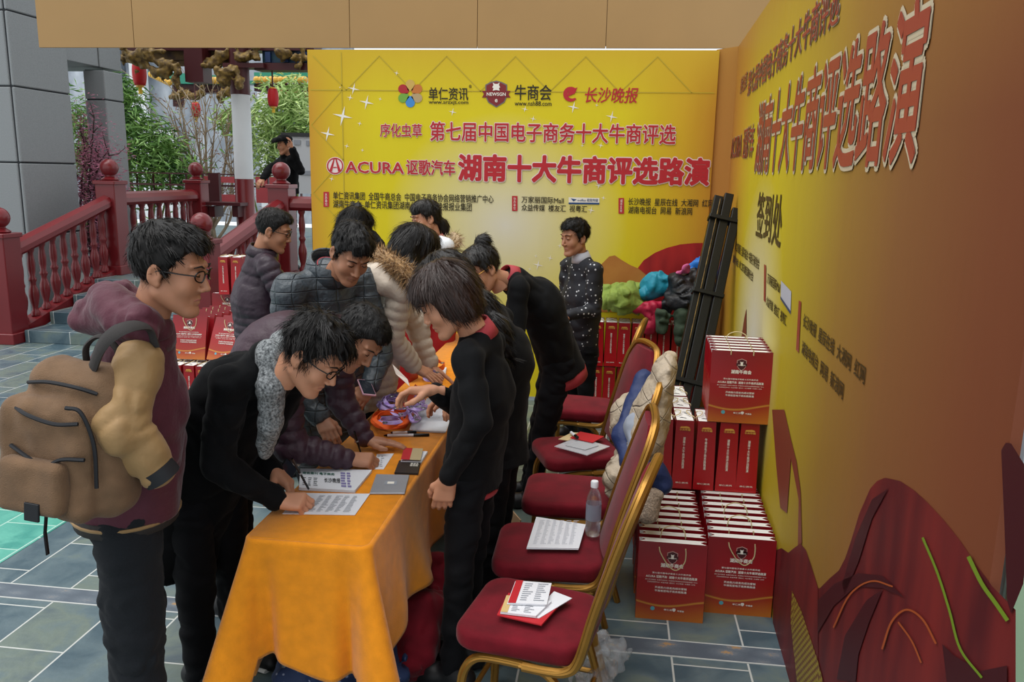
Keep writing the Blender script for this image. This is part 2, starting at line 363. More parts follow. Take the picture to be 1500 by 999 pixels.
def bagprint(name, stops, swoosh=True):
    m, nt, b, N, L = nodes(name, .32); tc = N('ShaderNodeTexCoord'); sp = N('ShaderNodeSeparateXYZ'); L(tc.outputs['Generated'], sp.inputs[0])
    w = N('ShaderNodeMath'); w.operation = 'SINE'; mu = N('ShaderNodeMath'); mu.operation = 'MULTIPLY'; mu.inputs[1].default_value = 4
    L(sp.outputs[0], mu.inputs[0]); L(mu.outputs[0], w.inputs[0]); ad = N('ShaderNodeMath'); ad.operation = 'MULTIPLY_ADD'; ad.inputs[1].default_value = .05 if swoosh else 0
    L(w.outputs[0], ad.inputs[0]); L(sp.outputs[2], ad.inputs[2]); r = ramp(N, stops); L(ad.outputs[0], r.inputs[0]); L(r.outputs[0], b.inputs['Base Color']); return m
M_bagfront = bagprint('bag_front', [(0, '#b8681e'), (.12, '#ac501a'), (.215, '#9c3018'), (.235, '#c58a34'), (.255, '#9a2c18'), (.45, '#9a1a18'), (.65, '#940f18'), (1, '#7e0c16')])

# ------------------------------------------------------------------ setting: floor, stairs, deck, pillars
YB = 7.05; WX, WS = .663, .035                       # backdrop plane y; banner wall x = WX + WS*y
NW = nrm(A(-1, WS, 0)); EW = nrm(A(WS, 1, 0)); Z = A(0, 0, 1); X = A(1, 0, 0)
def PW(u, v): d = ray(u, v); t = (WX+WS*0)/(d[0]-WS*d[1]); return CC+t*d
def PB(u, v): return P(u, v, YB)
g = G(); g.box((-3.5, 5.5, -.05), (19, 18, .1)); g.obj('floor', M_floor, kind='structure')
gx = PZ(44, 798, 0)[0]; gy0, gy1 = PZ(-10, 838, 0)[1], PZ(70, 735, 0)[1]+.35; g = G(); g.box((gx-.75, (gy0+gy1)/2, .001), (1.5, gy1-gy0, .002)); g.obj('floor_green_inlay', M_green, kind='structure')
m, nt, b, N, L = nodes('carved_band', .5); tc = N('ShaderNodeTexCoord'); mp = N('ShaderNodeMapping'); mp.inputs['Scale'].default_value = (7, 14, 1); L(tc.outputs['Object'], mp.inputs[0])
v = N('ShaderNodeTexVoronoi'); v.inputs['Scale'].default_value = 1; L(mp.outputs[0], v.inputs['Vector']); n = N('ShaderNodeTexNoise'); n.inputs['Scale'].default_value = 12; L(mp.outputs[0], n.inputs['Vector'])
ad = N('ShaderNodeMath'); ad.operation = 'MULTIPLY_ADD'; ad.inputs[1].default_value = .5; L(n.outputs['Fac'], ad.inputs[0]); L(v.outputs['Distance'], ad.inputs[2])
r = ramp(N, [(.35, '#a08058'), (.43, '#6d747a'), (.6, '#59646e'), (.9, '#4d5863')]); L(ad.outputs[0], r.inputs[0]); L(r.outputs[0], b.inputs['Base Color']); M_band = m
g = G(); g.box((-1.6, 3.215, .001), (4.85, .115, .002)); g.mi = 1
for yy in (3.155, 3.275): g.box((-1.6, yy, .0012), (4.85, .008, .003))
g.obj('trim_1', [M_band, mat('band_grout', '#b4b7b4', .8)], kind='structure')
# stairs up to the pavilion deck
DX0, DX1, SY, DECK = -6.55, -4.35, 8.3, .56
g = G()
for k in range(4):
    g.rbox(((DX0+DX1)/2, SY+.44*k+(10.3-SY-.44*k)/2, .07+.14*k), (DX1-DX0, 10.3-SY-.44*k, .14), .01)
g.obj('stairs', M_step, kind='structure')
g = G(); g.box((-5.5, 15.15, DECK/2-.005), (15, 9.9, DECK)); g.obj('deck', M_step, kind='structure')
# granite portal left: broad pillar, lintel and a slimmer second pillar; dark joints between the slabs
def slabs(g, x0, x1, y0, y1, zs, chamf=.0):
    for a, b_ in zip(zs[:-1], zs[1:]): g.rbox(((x0+x1)/2, (y0+y1)/2, (a+b_)/2), (x1-x0, y1-y0, b_-a-.018), .02+chamf)
def pillar(name, x0, x1, y0, y1, zs, lbl, vj=None):
    g = G(); xs = [x0]+(vj or [])+[x1]
    for a, b_ in zip(xs[:-1], xs[1:]): slabs(g, a+.008, b_-.008, y0, y1, zs)
    g.mi = 1; g.box(((x0+x1)/2, (y0+y1)/2, (zs[0]+zs[-1])/2), (x1-x0-.06, y1-y0-.03, zs[-1]-zs[0]))
    return g.obj(name, [M_granite, M_joint], kind='structure')
pn = P(29, 200, 9.5)
pillar('pillar_left', pn[0]-1.7, pn[0], 9.5, 10.55, [0, P(24, 345, 9.5)[2], P(24, 238, 9.5)[2], P(24, 126, 9.5)[2], P(24, 14, 9.5)[2], 6.2], '', [pn[0]-.06])
a = P(128, 200, 11.3); b_ = P(160, 200, 11.3); c_ = P(140, 104, 11.3)
pillar('pillar_back', a[0], b_[0], 11.3, 11.75, [0, 1.6, 2.9, c_[2]+.02], '')
lz = P(177, 105, 11.95)[2]; lx = P(177, 90, 11.95)[0]
g = G(); g.rbox((lx-.5, 10.98, lz+.7), (1.0, .84, 1.4), .015); g.rbox((lx-.5, 11.69, lz+.7), (1.0, .52, 1.4), .015); g.obj('lintel', M_granite, kind='structure')
# tan fascia beam overhead
f0 = P(56, 64, 7.7)[0]; fz = P(700, 70, 7.7)[2]; g = G(); xs = [f0, P(195, 50, 7.7)[0], P(512, 50, 7.7)[0], P(699, 50, 7.7)[0], P(888, 50, 7.7)[0], 2.2, 5]
for a, b_ in zip(xs[:-1], xs[1:]): g.box(((a+b_)/2, 7.72, fz+1.5), (b_-a-.006, .03, 3))
g.box(((f0+5)/2, 7.735, fz+1.51), (5-f0-.04, .03, 2.98)); g.obj('trim_2', M_fascia, kind='structure')

# ---- red balustrade: newels, sloped and level rails with turned balusters
def newel(x, y, z, lbl, h=1.18):
    t = thing('newel_post', lbl, 'post', (x, y, z), 0, None)
    g = G(); g.rbox((0, 0, h/2), (.27, .27, h), .012); g.rbox((0, 0, h+.02), (.31, .31, .05), .012); g.rbox((0, 0, .06), (.33, .33, .12), .01); g.obj('post', M_redpaint, t)
    g = G(); g.lathe([(.1, h+.045), (.115, h+.06), (.08, h+.085), (.06, h+.1)], n=20)
    g.lathe([(.06+0*k, h+.1) if k == 0 else (.115*math.sin(math.pi*(.1+.9*k/12))+1e-4, h+.21-.115*math.cos(math.pi*(.1+.9*k/12))) for k in range(13)], n=20); g.obj('ball_finial', M_redpaint, t, smooth=True)
    return t
BPROF = [(.05, 0), (.05, .04), (.036, .06), (.03, .1), (.045, .16), (.056, .24), (.054, .3), (.036, .36), (.03, .4), (.044, .43), (.044, .45), (.03, .48), (.04, .56), (.042, .64), (.034, .72), (.03, .76), (.046, .8), (.046, .84)]
def rail(p, q, lbl, n=9, h=.92, zs=.12):
    p = A(*p); q = A(*q); t = thing('balustrade', lbl, 'railing', tuple(p)); d = q-p; u = nrm(A(d[0], d[1], 0)); w = A(-u[1], u[0], 0)
    def bar(name, z0, z1, hw):
        g = G(); v = []
        if name == 'handrail': sec = [(-.6, 0), (-1, .25), (-1, .6), (-.7, .95), (0, 1.12), (.7, .95), (1, .6), (1, .25), (.6, 0)]
        else: sec = [(-1, 0), (-1, 1), (1, 1), (1, 0)]
        for e in (A(0, 0, 0), d): v += [e+w*hw*s_[0]+Z*(z0+(z1-z0)*s_[1]) for s_ in sec]
        k = len(sec); g.raw(v, [tuple(range(k-1, -1, -1)), tuple(range(k, 2*k))]+[(i, (i+1) % k, k+(i+1) % k, k+i) for i in range(k)]); g.obj(name, M_redpaint, t)
    bar('bottom_rail', zs-.12, zs, .1); bar('handrail', h-.02, h+.14, .1)
    for i in range(n):
        s_ = d*(i+.5)/n; g = G(); g.lathe([(r, zs+z/.84*(h-zs)) for r, z in BPROF], s_, 12); g.obj('baluster', M_redpaint, t, smooth=True)
    return t
NL0 = (-6.65, 8.25, 0); NR0 = (DX1, 8.25, 0)
NL1 = (-6.3, 10.2, DECK); NR1 = (-4.2, 10.2, DECK); NL2 = (-6.4, 12.4, DECK)
NL0 = (P(8, 420, 8.3)[0]-.0, 8.3, 0); NR0 = (P(300, 420, 8.3)[0], 8.3, 0); NL1 = (P(163, 290, 10.2)[0], 10.2, DECK); NR1 = (P(413, 290, 10.2)[0], 10.2, DECK); NL2 = (P(289, 290, 12.6)[0], 12.6, DECK)
newel(*NL0, 'red newel post at the foot of the left stair rail, cut by the view edge'); newel(*NR0, 'red newel post with ball finial behind the left pile of gift bags')
newel(*NL1, 'red newel post with ball finial just right of the granite pillar'); newel(*NR1, 'red newel post with ball finial next to the yellow backdrop')
newel(*NL2, 'smaller, farther red newel post with ball finial left of the white column')
def inset(p, q, a=.14):
    p = A(*p); q = A(*q); u = nrm(q-p); return p+u*a, q-u*a
rail(*inset(NL0, NL1), 'red balustrade sloping up along the left side of the stairs', 9)
rail(*inset(NR0, NR1), 'red balustrade sloping up the stairs behind the man in the purple puffer', 9)
rail(*inset(NL1, NL2), 'level red balustrade running back between two ball-topped posts on the deck', 9)
rail(*inset(NR1, (-1.2, 10.2, DECK), .14), 'level red balustrade disappearing behind the left edge of the yellow backdrop', 12)

# ------------------------------------------------------------------ printed banners
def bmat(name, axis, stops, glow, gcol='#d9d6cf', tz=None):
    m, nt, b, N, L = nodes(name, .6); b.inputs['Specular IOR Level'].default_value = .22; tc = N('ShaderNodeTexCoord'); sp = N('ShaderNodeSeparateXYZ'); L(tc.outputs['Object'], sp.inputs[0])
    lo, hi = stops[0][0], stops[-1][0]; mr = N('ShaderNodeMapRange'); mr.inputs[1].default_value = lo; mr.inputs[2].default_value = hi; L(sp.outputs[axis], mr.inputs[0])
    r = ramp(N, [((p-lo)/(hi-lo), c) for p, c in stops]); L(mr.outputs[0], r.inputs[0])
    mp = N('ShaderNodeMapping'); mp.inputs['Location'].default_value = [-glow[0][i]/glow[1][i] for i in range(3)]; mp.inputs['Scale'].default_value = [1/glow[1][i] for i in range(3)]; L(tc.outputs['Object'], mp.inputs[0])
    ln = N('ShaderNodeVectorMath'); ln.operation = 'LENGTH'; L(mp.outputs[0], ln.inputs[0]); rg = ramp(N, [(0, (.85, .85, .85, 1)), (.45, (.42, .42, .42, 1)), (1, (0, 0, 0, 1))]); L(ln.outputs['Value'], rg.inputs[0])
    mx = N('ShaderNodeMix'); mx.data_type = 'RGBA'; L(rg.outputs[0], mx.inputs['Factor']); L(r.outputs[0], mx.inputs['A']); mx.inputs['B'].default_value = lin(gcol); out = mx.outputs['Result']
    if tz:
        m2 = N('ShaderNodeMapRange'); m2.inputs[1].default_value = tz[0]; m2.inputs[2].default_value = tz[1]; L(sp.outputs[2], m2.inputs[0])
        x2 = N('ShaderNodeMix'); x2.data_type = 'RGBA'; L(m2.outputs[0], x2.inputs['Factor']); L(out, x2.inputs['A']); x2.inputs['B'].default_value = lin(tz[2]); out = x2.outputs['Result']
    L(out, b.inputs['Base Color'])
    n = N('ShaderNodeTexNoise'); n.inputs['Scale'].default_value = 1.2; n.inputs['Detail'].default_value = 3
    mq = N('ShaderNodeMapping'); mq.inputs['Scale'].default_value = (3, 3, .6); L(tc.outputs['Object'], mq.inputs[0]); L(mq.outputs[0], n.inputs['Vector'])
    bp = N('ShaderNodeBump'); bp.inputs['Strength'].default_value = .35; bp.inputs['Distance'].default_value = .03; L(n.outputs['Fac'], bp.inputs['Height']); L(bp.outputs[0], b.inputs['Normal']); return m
bx0, bx1 = PB(452, 150)[0], PB(1060, 72)[0]-.03; bz1 = PB(700, 73)[2]
gc = PB(740, 330)
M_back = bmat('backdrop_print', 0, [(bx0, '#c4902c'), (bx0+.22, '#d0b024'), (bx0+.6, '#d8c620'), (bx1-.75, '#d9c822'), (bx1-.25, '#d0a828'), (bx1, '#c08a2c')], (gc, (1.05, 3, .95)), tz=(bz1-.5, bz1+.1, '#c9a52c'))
BACK = thing('backdrop_banner', 'yellow printed event backdrop with red Chinese headline standing behind the registration table', 'banner', ((bx0+bx1)/2, YB, 0))
def bobj(g, name, mats, **k): o = g.obj(name, mats, BACK, **k); o.location = (-(bx0+bx1)/2, -YB, 0); return o
def sheet(o, ax, w, h, nrmv, nu=60, nv=40, amp=.006, th=.02):
    g = G(); v = []
    for j in range(nv+1):
        for i in range(nu+1):
            s_, t_ = i/nu*w, j/nv*h; e = min(1, 8*min(i/nu, 1-i/nu), 8*min(j/nv, 1-j/nv))
            v.append(A(*o)+ax*s_+Z*t_)
    g.raw(v, [(j*(nu+1)+i, j*(nu+1)+i+1, (j+1)*(nu+1)+i+1, (j+1)*(nu+1)+i) for j in range(nv) for i in range(nu)]); return g
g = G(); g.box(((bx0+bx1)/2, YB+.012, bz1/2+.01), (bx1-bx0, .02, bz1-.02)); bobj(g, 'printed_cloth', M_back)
g = G()                                               # truss frame behind
for x in (bx0+.05, bx0+.33, (bx0+bx1)/2, bx1-.33, bx1-.05): g.tube([(x, YB+.06, 0), (x, YB+.06, bz1-.03)], .025)
for z in (.06, bz1-.33, bz1-.05): g.tube([(bx0+.05, YB+.06, z), (bx1-.05, YB+.06, z)], .025)
k = 0; x = bx0+.05
while x < bx1-.35: g.tube([(x, YB+.06, bz1-.33 if k % 2 else bz1-.05), (x+.29, YB+.06, bz1-.05 if k % 2 else bz1-.33)], .012); x += .29; k += 1
bobj(g, 'truss_frame', M_silver)
g = G(); g.mi = 0                                     # flat darker strips painting the shade of creases over the truss
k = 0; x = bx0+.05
M_crease_shade = mat('backdrop_crease_shade', '#b7a026', .5)
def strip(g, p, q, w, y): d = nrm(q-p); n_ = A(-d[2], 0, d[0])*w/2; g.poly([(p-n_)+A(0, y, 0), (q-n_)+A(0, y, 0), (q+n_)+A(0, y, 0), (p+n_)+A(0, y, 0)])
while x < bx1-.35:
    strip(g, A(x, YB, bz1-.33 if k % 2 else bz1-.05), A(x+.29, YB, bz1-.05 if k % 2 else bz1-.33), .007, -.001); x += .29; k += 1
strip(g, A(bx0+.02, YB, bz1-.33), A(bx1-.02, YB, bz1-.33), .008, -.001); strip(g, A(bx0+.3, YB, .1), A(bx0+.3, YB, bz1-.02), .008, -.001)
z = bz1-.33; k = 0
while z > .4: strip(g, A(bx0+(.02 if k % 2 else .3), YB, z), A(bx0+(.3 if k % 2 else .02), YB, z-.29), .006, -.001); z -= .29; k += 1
bobj(g, 'crease_shade', M_crease_shade)
OB = lambda n: A(0, -.0015*n, 0)
def btext(g, s_, u0, v0, u1, v1, lay=2, bold=0, ref=None, grow=0, vertical=False, shear=0):
    vm, um = (v0+v1)/2, (u0+u1)/2; a = PB(u0, vm); b = PB(u1, vm); t = PB(um, v0)[2]; bo = PB(um, v1)[2]
    w = b[0]-a[0]; h = t-bo
    return write(g, s_, (a[0], YB, bo), X, Z, w, h, OB(lay), bold, vertical, ref, shear)
def outlined(fn, gm, go, s_, rect, bold, ol):
    gm, go = G(), G(); lo, hi = fn(gm, s_, *rect, 4, bold); fn(go, s_, *rect, 2, bold+ol, (lo, hi)); o = bobj(gm, 'red_lettering', M_redp); p = bobj(go, 'letter_outline', M_outline); p.parent = o; p.location = (0, 0, 0)
gr, go, gk = G(), G(), G()
HL = '湖南十大牛商评选路演'; H7 = '第七届中国电子商务十大牛商评选'
outlined(btext, gr, go, HL, (671, 228, 1040, 269), .04, .035)
outlined(btext, gr, go, H7, (630, 180, 990, 209), .018, .035); outlined(btext, gr, go, '序化虫草', (557, 181, 618, 201), .012, .03)
outlined(btext, gr, go, '讴歌汽车', (595, 234, 667, 257), .022, .03); outlined(btext, gr, go, 'ACURA', (506, 237, 592, 254), .02, .03)
g = G(); btext(g, '长沙晚报', 855, 128, 933, 151, 2, .012, shear=.15); bobj(g, 'red_lettering', M_redp)
for s_, r_ in (('单仁资讯', (628, 128, 686, 147)), ('www.srzxjt.com', (628, 147, 686, 154)), ('®', (687, 124, 691, 129)), ('牛商会', (754, 124, 808, 147)), ('www.nsh88.com', (754, 148, 808, 155)),
    ('单仁资讯集团  全国牛商总会  中国电子商务协会网络营销推广中心', (488, 283, 723, 295)), ('湖南牛商会  单仁资讯集团湖南分会  长沙晚报报业集团', (488, 295, 691, 307)),
    ('万家丽国际Mall', (764, 288, 826, 298)), ('众益传媒  楼友汇  视粤汇', (764, 300, 860, 310)), ('长沙晚报  星辰在线  大湘网  红网', (920, 291, 1045, 302)), ('湖南电视台  网易  新浪网', (920, 303, 1014, 314))):
    g = G(); btext(g, s_, *r_, 2, .012); bobj(g, 'black_lettering', M_blackp)
def pent(g, fn, c, pts, lay): g.poly([fn(c[0]+x, c[1]+y) for x, y in pts][::-1]); 
def bpoly(g, pts, lay): q = [PB(*p) for p in pts]; g.poly([A(p[0], YB-.0015*lay, p[2]) for p in q][::-1])
def circ(c, r, n=24, sy=1, a0=0, a1=360): return [(c[0]+r*math.cos(math.radians(a0+(a1-a0)*i/n)), c[1]+r*sy*math.sin(math.radians(a0+(a1-a0)*i/n))) for i in range(n if a1-a0 == 360 else n+1)]
def ringp(g, fn, c, r0, r1, lay, n=28):
    a, b = circ(c, r0, n), circ(c, r1, n)
    for i in range(n): fn(g, [a[i], b[i], b[(i+1) % n], a[(i+1) % n]], lay)
bpoly(go, circ((491, 243), 13), 1); ringp(gr, bpoly, (491, 243), 10.2, 12, 3)    # circle mark with calipers
for pts in ([(490.6, 232.5), (486.4, 251.5), (482.6, 250), (489, 232.5)], [(491.4, 232.5), (495.6, 251.5), (499.4, 250), (493, 232.5)], [(488.6, 244.5), (493.4, 244.5), (493.8, 246), (488.2, 246)]): bpoly(gr, pts, 3)
bobj(go, 'mark_ground', M_outline); bobj(gr, 'circle_mark', M_redp); gr = G()
for c, a0, a1, r in (((836, 138), -60, 250, 10),):    # red e mark
    for i in range(18):
        t0, t1 = [math.radians(40+280*k/18) for k in (i, i+1)]; w0, w1 = [2+3.5*math.sin(math.pi*k/18) for k in (i, i+1)]
        bpoly(gr, [(c[0]+(r+1)*math.cos(t0), c[1]+(r+1)*math.sin(t0)), (c[0]+(r+1)*math.cos(t1), c[1]+(r+1)*math.sin(t1)), (c[0]+(r-w1)*math.cos(t1), c[1]+(r-w1)*math.sin(t1)), (c[0]+(r-w0)*math.cos(t0), c[1]+(r-w0)*math.sin(t0))], 2)
bpoly(gr, [(831, 140), (834, 132), (846, 128), (842, 137), (833, 141)], 3); bobj(gr, 'round_mark', M_redp)
for t_ in ((474, 281, 482, 303), (750, 287, 758, 309), (906, 290, 914, 313)): g = G(); bpoly(g, [(t_[0], t_[1]), (t_[2], t_[1]), (t_[2], t_[3]), (t_[0], t_[3])], 2); bobj(g, 'red_tag', M_redp)
for s_, u in (('主办单位', 474), ('协办单位', 750), ('媒体支持', 906)): gw = G(); btext(gw, s_, u+2.3, 283 if u < 500 else (289 if u < 800 else 292), u+5.7, 301 if u < 500 else (307 if u < 800 else 311), 3, 0, vertical=True); bobj(gw, 'tag_lettering', M_whitep)
for (u, v, r) in ((518, 130, 9), (513, 143, 5), (502, 170, 15), (537, 150, 11), (480, 196, 11), (527, 181, 4), (663, 164, 6), (508, 214, 4), (531, 220, 3), (581, 107, 4), (486, 262, 4), (769, 160, 5), (781, 174, 5), (840, 157, 9), (896, 171, 9), (874, 154, 3), (880, 213, 5), (877, 272, 6), (884, 290, 4), (866, 308, 6), (838, 325, 4), (806, 378, 5), (788, 388, 8), (785, 375, 3), (820, 360, 4), (853, 213, 3), (776, 394, 3), (497, 300, 3), (512, 305, 3), (557, 145, 3), (498, 128, 2)):
    gx = G(); bpoly(gx, [(u+q*r*math.cos(math.radians(12+45*k)), v+q*r*math.sin(math.radians(12+45*k))) for k in range(8) for q in ((1, .17)[k % 2],)], 1); bobj(gx, 'star', M_whitep)
gw = G(); bpoly(gw, [(833, 289), (878, 290), (878, 297), (833, 296.5)], 1); bobj(gw, 'logo_card', M_whitep)
# crest with ribbon
SH = lambda s_: [(727+s_*x, 137+s_*y) for x, y in ((-16, -13), (-8, -17), (0, -19), (8, -17), (16, -13), (16, 4), (12, 13), (0, 20.5), (-12, 13), (-16, 4))]
gs = G(); gs.mi = 0; bpoly(gs, SH(1), 1); gs.mi = 1; bpoly(gs, SH(.9), 2); bpoly(gs, [(706, 133), (712, 133), (712, 143), (706, 143), (709, 138)], 2); bpoly(gs, [(748, 133), (742, 133), (742, 143), (748, 143), (745, 138)], 2)
bpoly(gs, [(711, 134), (743, 134), (743, 142), (711, 142)], 3)
M_crest = mat('crest_red', '#7d1f22', .5); bobj(gs, 'crest', [mat('crest_grey', '#6d6663', .5), M_crest])
gw = G(); btext(gw, 'NEWSGN', 713, 135.5, 741, 140.5, 4, .02)
for pts in ([(722, 121), (725, 123), (729, 123), (732, 121), (731, 125), (733, 128), (731, 129), (732, 133), (728, 132), (726, 132), (722, 133), (723, 129), (721, 128), (723, 125)],): bpoly(gw, pts, 4)
btext(gw, 'e', 725, 145, 729, 150, 4, .02)
bobj(gw, 'crest_emblem', M_whitep)
for k, c in enumerate(('#c9a552', '#c0702f', '#b29a70', '#3f86c8', '#6fa33a', '#ab1f27')):   # six-petal flower mark
    a = math.radians(-90+60*k); cx, cy = 601+12.5*math.cos(a), 137+13.5*math.sin(a); g = G()
    pts = circ((cx, cy), 6.8, 18); dx, dy = math.cos(a), math.sin(a); pts = [(x-dx*3 if (x-cx)*dx+(y-cy)*dy < -5.2 else x, y-dy*3 if (x-cx)*dx+(y-cy)*dy < -5.2 else y) for x, y in pts]
    bpoly(g, pts, 2); bobj(g, 'logo_petal', mat('petal', c, .5))
g = G(); bpoly(g, [(833, 296.5), (878, 297), (878, 299.5), (833, 299)], 2); bpoly(g, [(836, 290.5), (840, 295), (845, 292), (841, 291.5)], 2); btext(g, 'e-office 视觉传媒', 846, 291, 876, 295.5, 2, .01); bobj(g, 'logo_card_print', mat('card_blue', '#2a4a7a', .5))
g = G(); s5 = lambda x, y: (640+x/3.567, 300+y/3.567)
bpoly(g, [s5(*p) for p in ((800, 560), (820, 400), (860, 310), (900, 270), (930, 264), (960, 285), (1010, 315), (1060, 335), (1110, 370), (1110, 560))], 1); bobj(g, 'printed_peak', mat('peak_orange', '#a8642a', .5, col2='#b9803a', vscale=4))
g = G(); bpoly(g, [s5(*p) for p in ((1050, 330), (1080, 290), (1140, 250), (1200, 225), (1270, 207), (1340, 200), (1425, 198), (1425, 620), (1100, 620), (1100, 370))], 2); bobj(g, 'printed_silk', mat('silk_print', '#8c1416', .5, col2='#b32420', vscale=3, stretch=(3, 1, .8)))

# ---- right-hand banner wall
wy0, wy1 = 1.5, 7.05; wz = 3.0
def wpt(y, z): return A(WX+WS*y, y, z)
gc = wpt(4.9, 1.0)
M_wall = bmat('wall_banner_print_shaded', 1, [(1.2, '#683321'), (1.7, '#754128'), (2.3, '#835630'), (2.9, '#967130'), (3.5, '#ae952a'), (4.4, '#c4b31f'), (5.6, '#c2b022'), (6.4, '#be902c'), (7.0, '#b27a36')], (gc, (3, 1.0, 1.0)), tz=(wz-.9, wz+.3, '#a87a34'))  # near end: the print browns, and shade is also put into its colour
WALL = thing('banner_wall', 'long yellow to orange printed sign-in banner forming the right side wall', 'banner', (WX+WS*4.3, 4.3, 0)); WALL['label'] = WALL['label']
def wobj(g, name, mats): o = g.obj(name, mats, WALL); o.location = (-(WX+WS*4.3), -4.3, 0); return o
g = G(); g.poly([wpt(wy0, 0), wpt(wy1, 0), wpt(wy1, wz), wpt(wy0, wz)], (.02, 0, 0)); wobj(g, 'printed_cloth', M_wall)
g = G(); a = wpt(7.04, 0); g.poly([a, A(bx1-.02, 7.085, 0), A(bx1-.02, 7.085, wz-.02), a+Z*wz], (.01, .012, 0)); wobj(g, 'corner_flap', M_wall)
g = G()
for y in (1.6, 2.9, 4.3, 5.6, 6.9): g.tube([wpt(y, 0)+A(.06, 0, 0), wpt(y, wz-.03)+A(.06, 0, 0)], .025)
for z in (.06, wz-.05): g.tube([wpt(1.6, z)+A(.06, 0, 0), wpt(6.9, z)+A(.06, 0, 0)], .025)
wobj(g, 'truss_frame', M_silver)
def wtext(g, s_, rect, lay=2, bold=0, ref=None, vertical=False):
    (u0, t0, b0), (u1, t1, b1) = rect; a0, a1 = PW(u0, t0), PW(u0, b0); c0, c1 = PW(u1, t1), PW(u1, b1)
    zt, zb = (a0[2]+c0[2])/2, (a1[2]+c1[2])/2; s = A(a1[0], a1[1], zb); e = A(c1[0], c1[1], zb); ax = nrm(A(e[0]-s[0], e[1]-s[1], 0))
    return write(g, s_, s, -EW, Z, float(np.linalg.norm((e-s)[:2])), zt-zb, NW*.0015*lay, bold, vertical, ref)
def wpoly(g, pts, lay): g.poly([PW(*p)+NW*.0015*lay for p in pts])
def wout(gm, go, s_, rect, bold, ol): gm, go = G(), G(); lo, hi = wtext(gm, s_, rect, 4, bold); wtext(go, s_, rect, 2, bold+ol, (lo, hi)); o = wobj(gm, 'red_lettering', M_wred); p = wobj(go, 'letter_outline', M_wol); p.parent = o; p.location = (0, 0, 0)
M_wred = mat('wall_print_red', '#94382a', .5); M_wol = mat('wall_print_outline', '#c2b49a', .5); M_wblk = mat('wall_print_black', '#3f2f14', .5)
gr, go, gk = G(), G(), G()
wout(gr, go, HL, ((1106, 147, 247), (1340, 21, 260)), .018, .032); wout(gr, go, H7, ((1096, 96, 133), (1228, -8, 50)), .008, .025)
wout(gr, go, '序化虫草', ((1085, 115, 136), (1094, 106, 133)), .004, .02); wout(gr, go, 'ACURA', ((1071, 203, 231), (1086, 198, 231)), .01, .02); wout(gr, go, '讴歌汽车', ((1088, 190, 232), (1103, 181, 233)), .012, .02)
ringp(gr, wpoly, (1066.5, 214), 4, 5, 3)
wobj(gr, 'circle_mark', M_wred)
for t_ in (((1120, 387), (1123, 389), (1122, 443), (1119.5, 440)), ((1171, 440), (1174.5, 442), (1171, 517), (1167, 512))): g = G(); wpoly(g, t_, 2); wobj(g, 'red_tag', M_wred)
def wline1(s_, rect): g = G(); wtext(g, s_, rect, 2, .014); wobj(g, 'black_lettering', M_wblk)
wline1('签到处', ((1107, 283, 345), (1143, 280, 368)))
wline1('单仁资讯集团  全国牛商总会  中国电子商务协会', ((1077, 352, 366), (1112, 378, 397))); wline1('湖南牛商会  单仁资讯集团湖南分会', ((1074, 370, 382), (1103, 400, 416)))
wline1('万家丽国际Mall', ((1124, 396, 415), (1143, 415, 430))); wline1('众益传媒  楼友汇  视粤汇', ((1123, 432, 446), (1152, 460, 480)))
wline1('长沙晚报  星辰在线  大湘网  红网', ((1177, 456, 477), (1267, 536, 566))); wline1('湖南电视台  网易  新浪网', ((1175, 496, 515), (1235, 558, 590)))
g = G(); wpoly(g, ((1145, 411), (1160, 427), (1159, 460), (1144.5, 438)), 2); wobj(g, 'logo_card_print', mat('wall_card', '#b7b9c6', .5))
g = G(); wpoly(g, ((1144.6, 434), (1159, 455), (1159, 460), (1144.5, 438)), 3); wobj(g, 'card_stripe', mat('wall_card_blue', '#2f3f66', .5))
c3 = lambda x, y: (1000+x/2.504, 600+y/2.504)
M_silk = mat('wall_silk', '#4c1218', .5, col2='#74211f', vscale=2.2, stretch=(1, 4, .9)); M_silkd = mat('wall_silk_dark', '#3c0f17', .45); M_silkl = mat('wall_silk_edge', '#9c4a22', .45)
g = G(); wpoly(g, [c3(*p) for p in ((440, 1250), (470, 660), (505, 655), (540, 620), (575, 590), (598, 545), (620, 480), (650, 380), (690, 290), (715, 262), (745, 250), (800, 262), (850, 295), (900, 340), (960, 405), (1020, 480), (1080, 570), (1140, 650), (1225, 735), (1225, 1250))][::-1], 1)
wpoly(g, [c3(*p) for p in ((330, 1200), (335, 520), (365, 508), (390, 525), (415, 505), (435, 492), (455, 515), (475, 575), (500, 655), (500, 1200))][::-1], 2); wobj(g, 'printed_silk', M_silk)
g = G()
for pts in (((590, 640), (640, 470), (700, 330), (760, 290), (700, 400), (650, 560), (600, 680)), ((500, 700), (560, 640), (650, 600), (740, 610), (820, 690), (740, 655), (640, 650), (560, 720), (500, 820)), ((570, 990), (600, 830), (680, 700), (740, 660), (690, 780), (650, 900), (640, 1000)), ((960, 860), (1000, 900), (1100, 960), (1200, 940), (1200, 1020), (980, 1020))): wpoly(g, [c3(*p) for p in pts][::-1], 3)
wpoly(g, [c3(*p) for p in ((1178, 150), (1195, 122), (1215, 125), (1250, 180), (1300, 260), (1260, 640), (1215, 750), (1200, 700), (1190, 420))][::-1], 3); wobj(g, 'silk_fold', M_silkd)
def wline(g, pts, w, lay):
    pts = spline([A(*p, 0) for p in pts], 6)
    for i in range(len(pts)-1):
        d = nrm(pts[i+1]-pts[i]); n_ = A(-d[1], d[0], 0)*w/2; wpoly(g, [tuple(q[:2]) for q in (pts[i]-n_, pts[i]+n_, pts[i+1]+n_, pts[i+1]-n_)], lay)
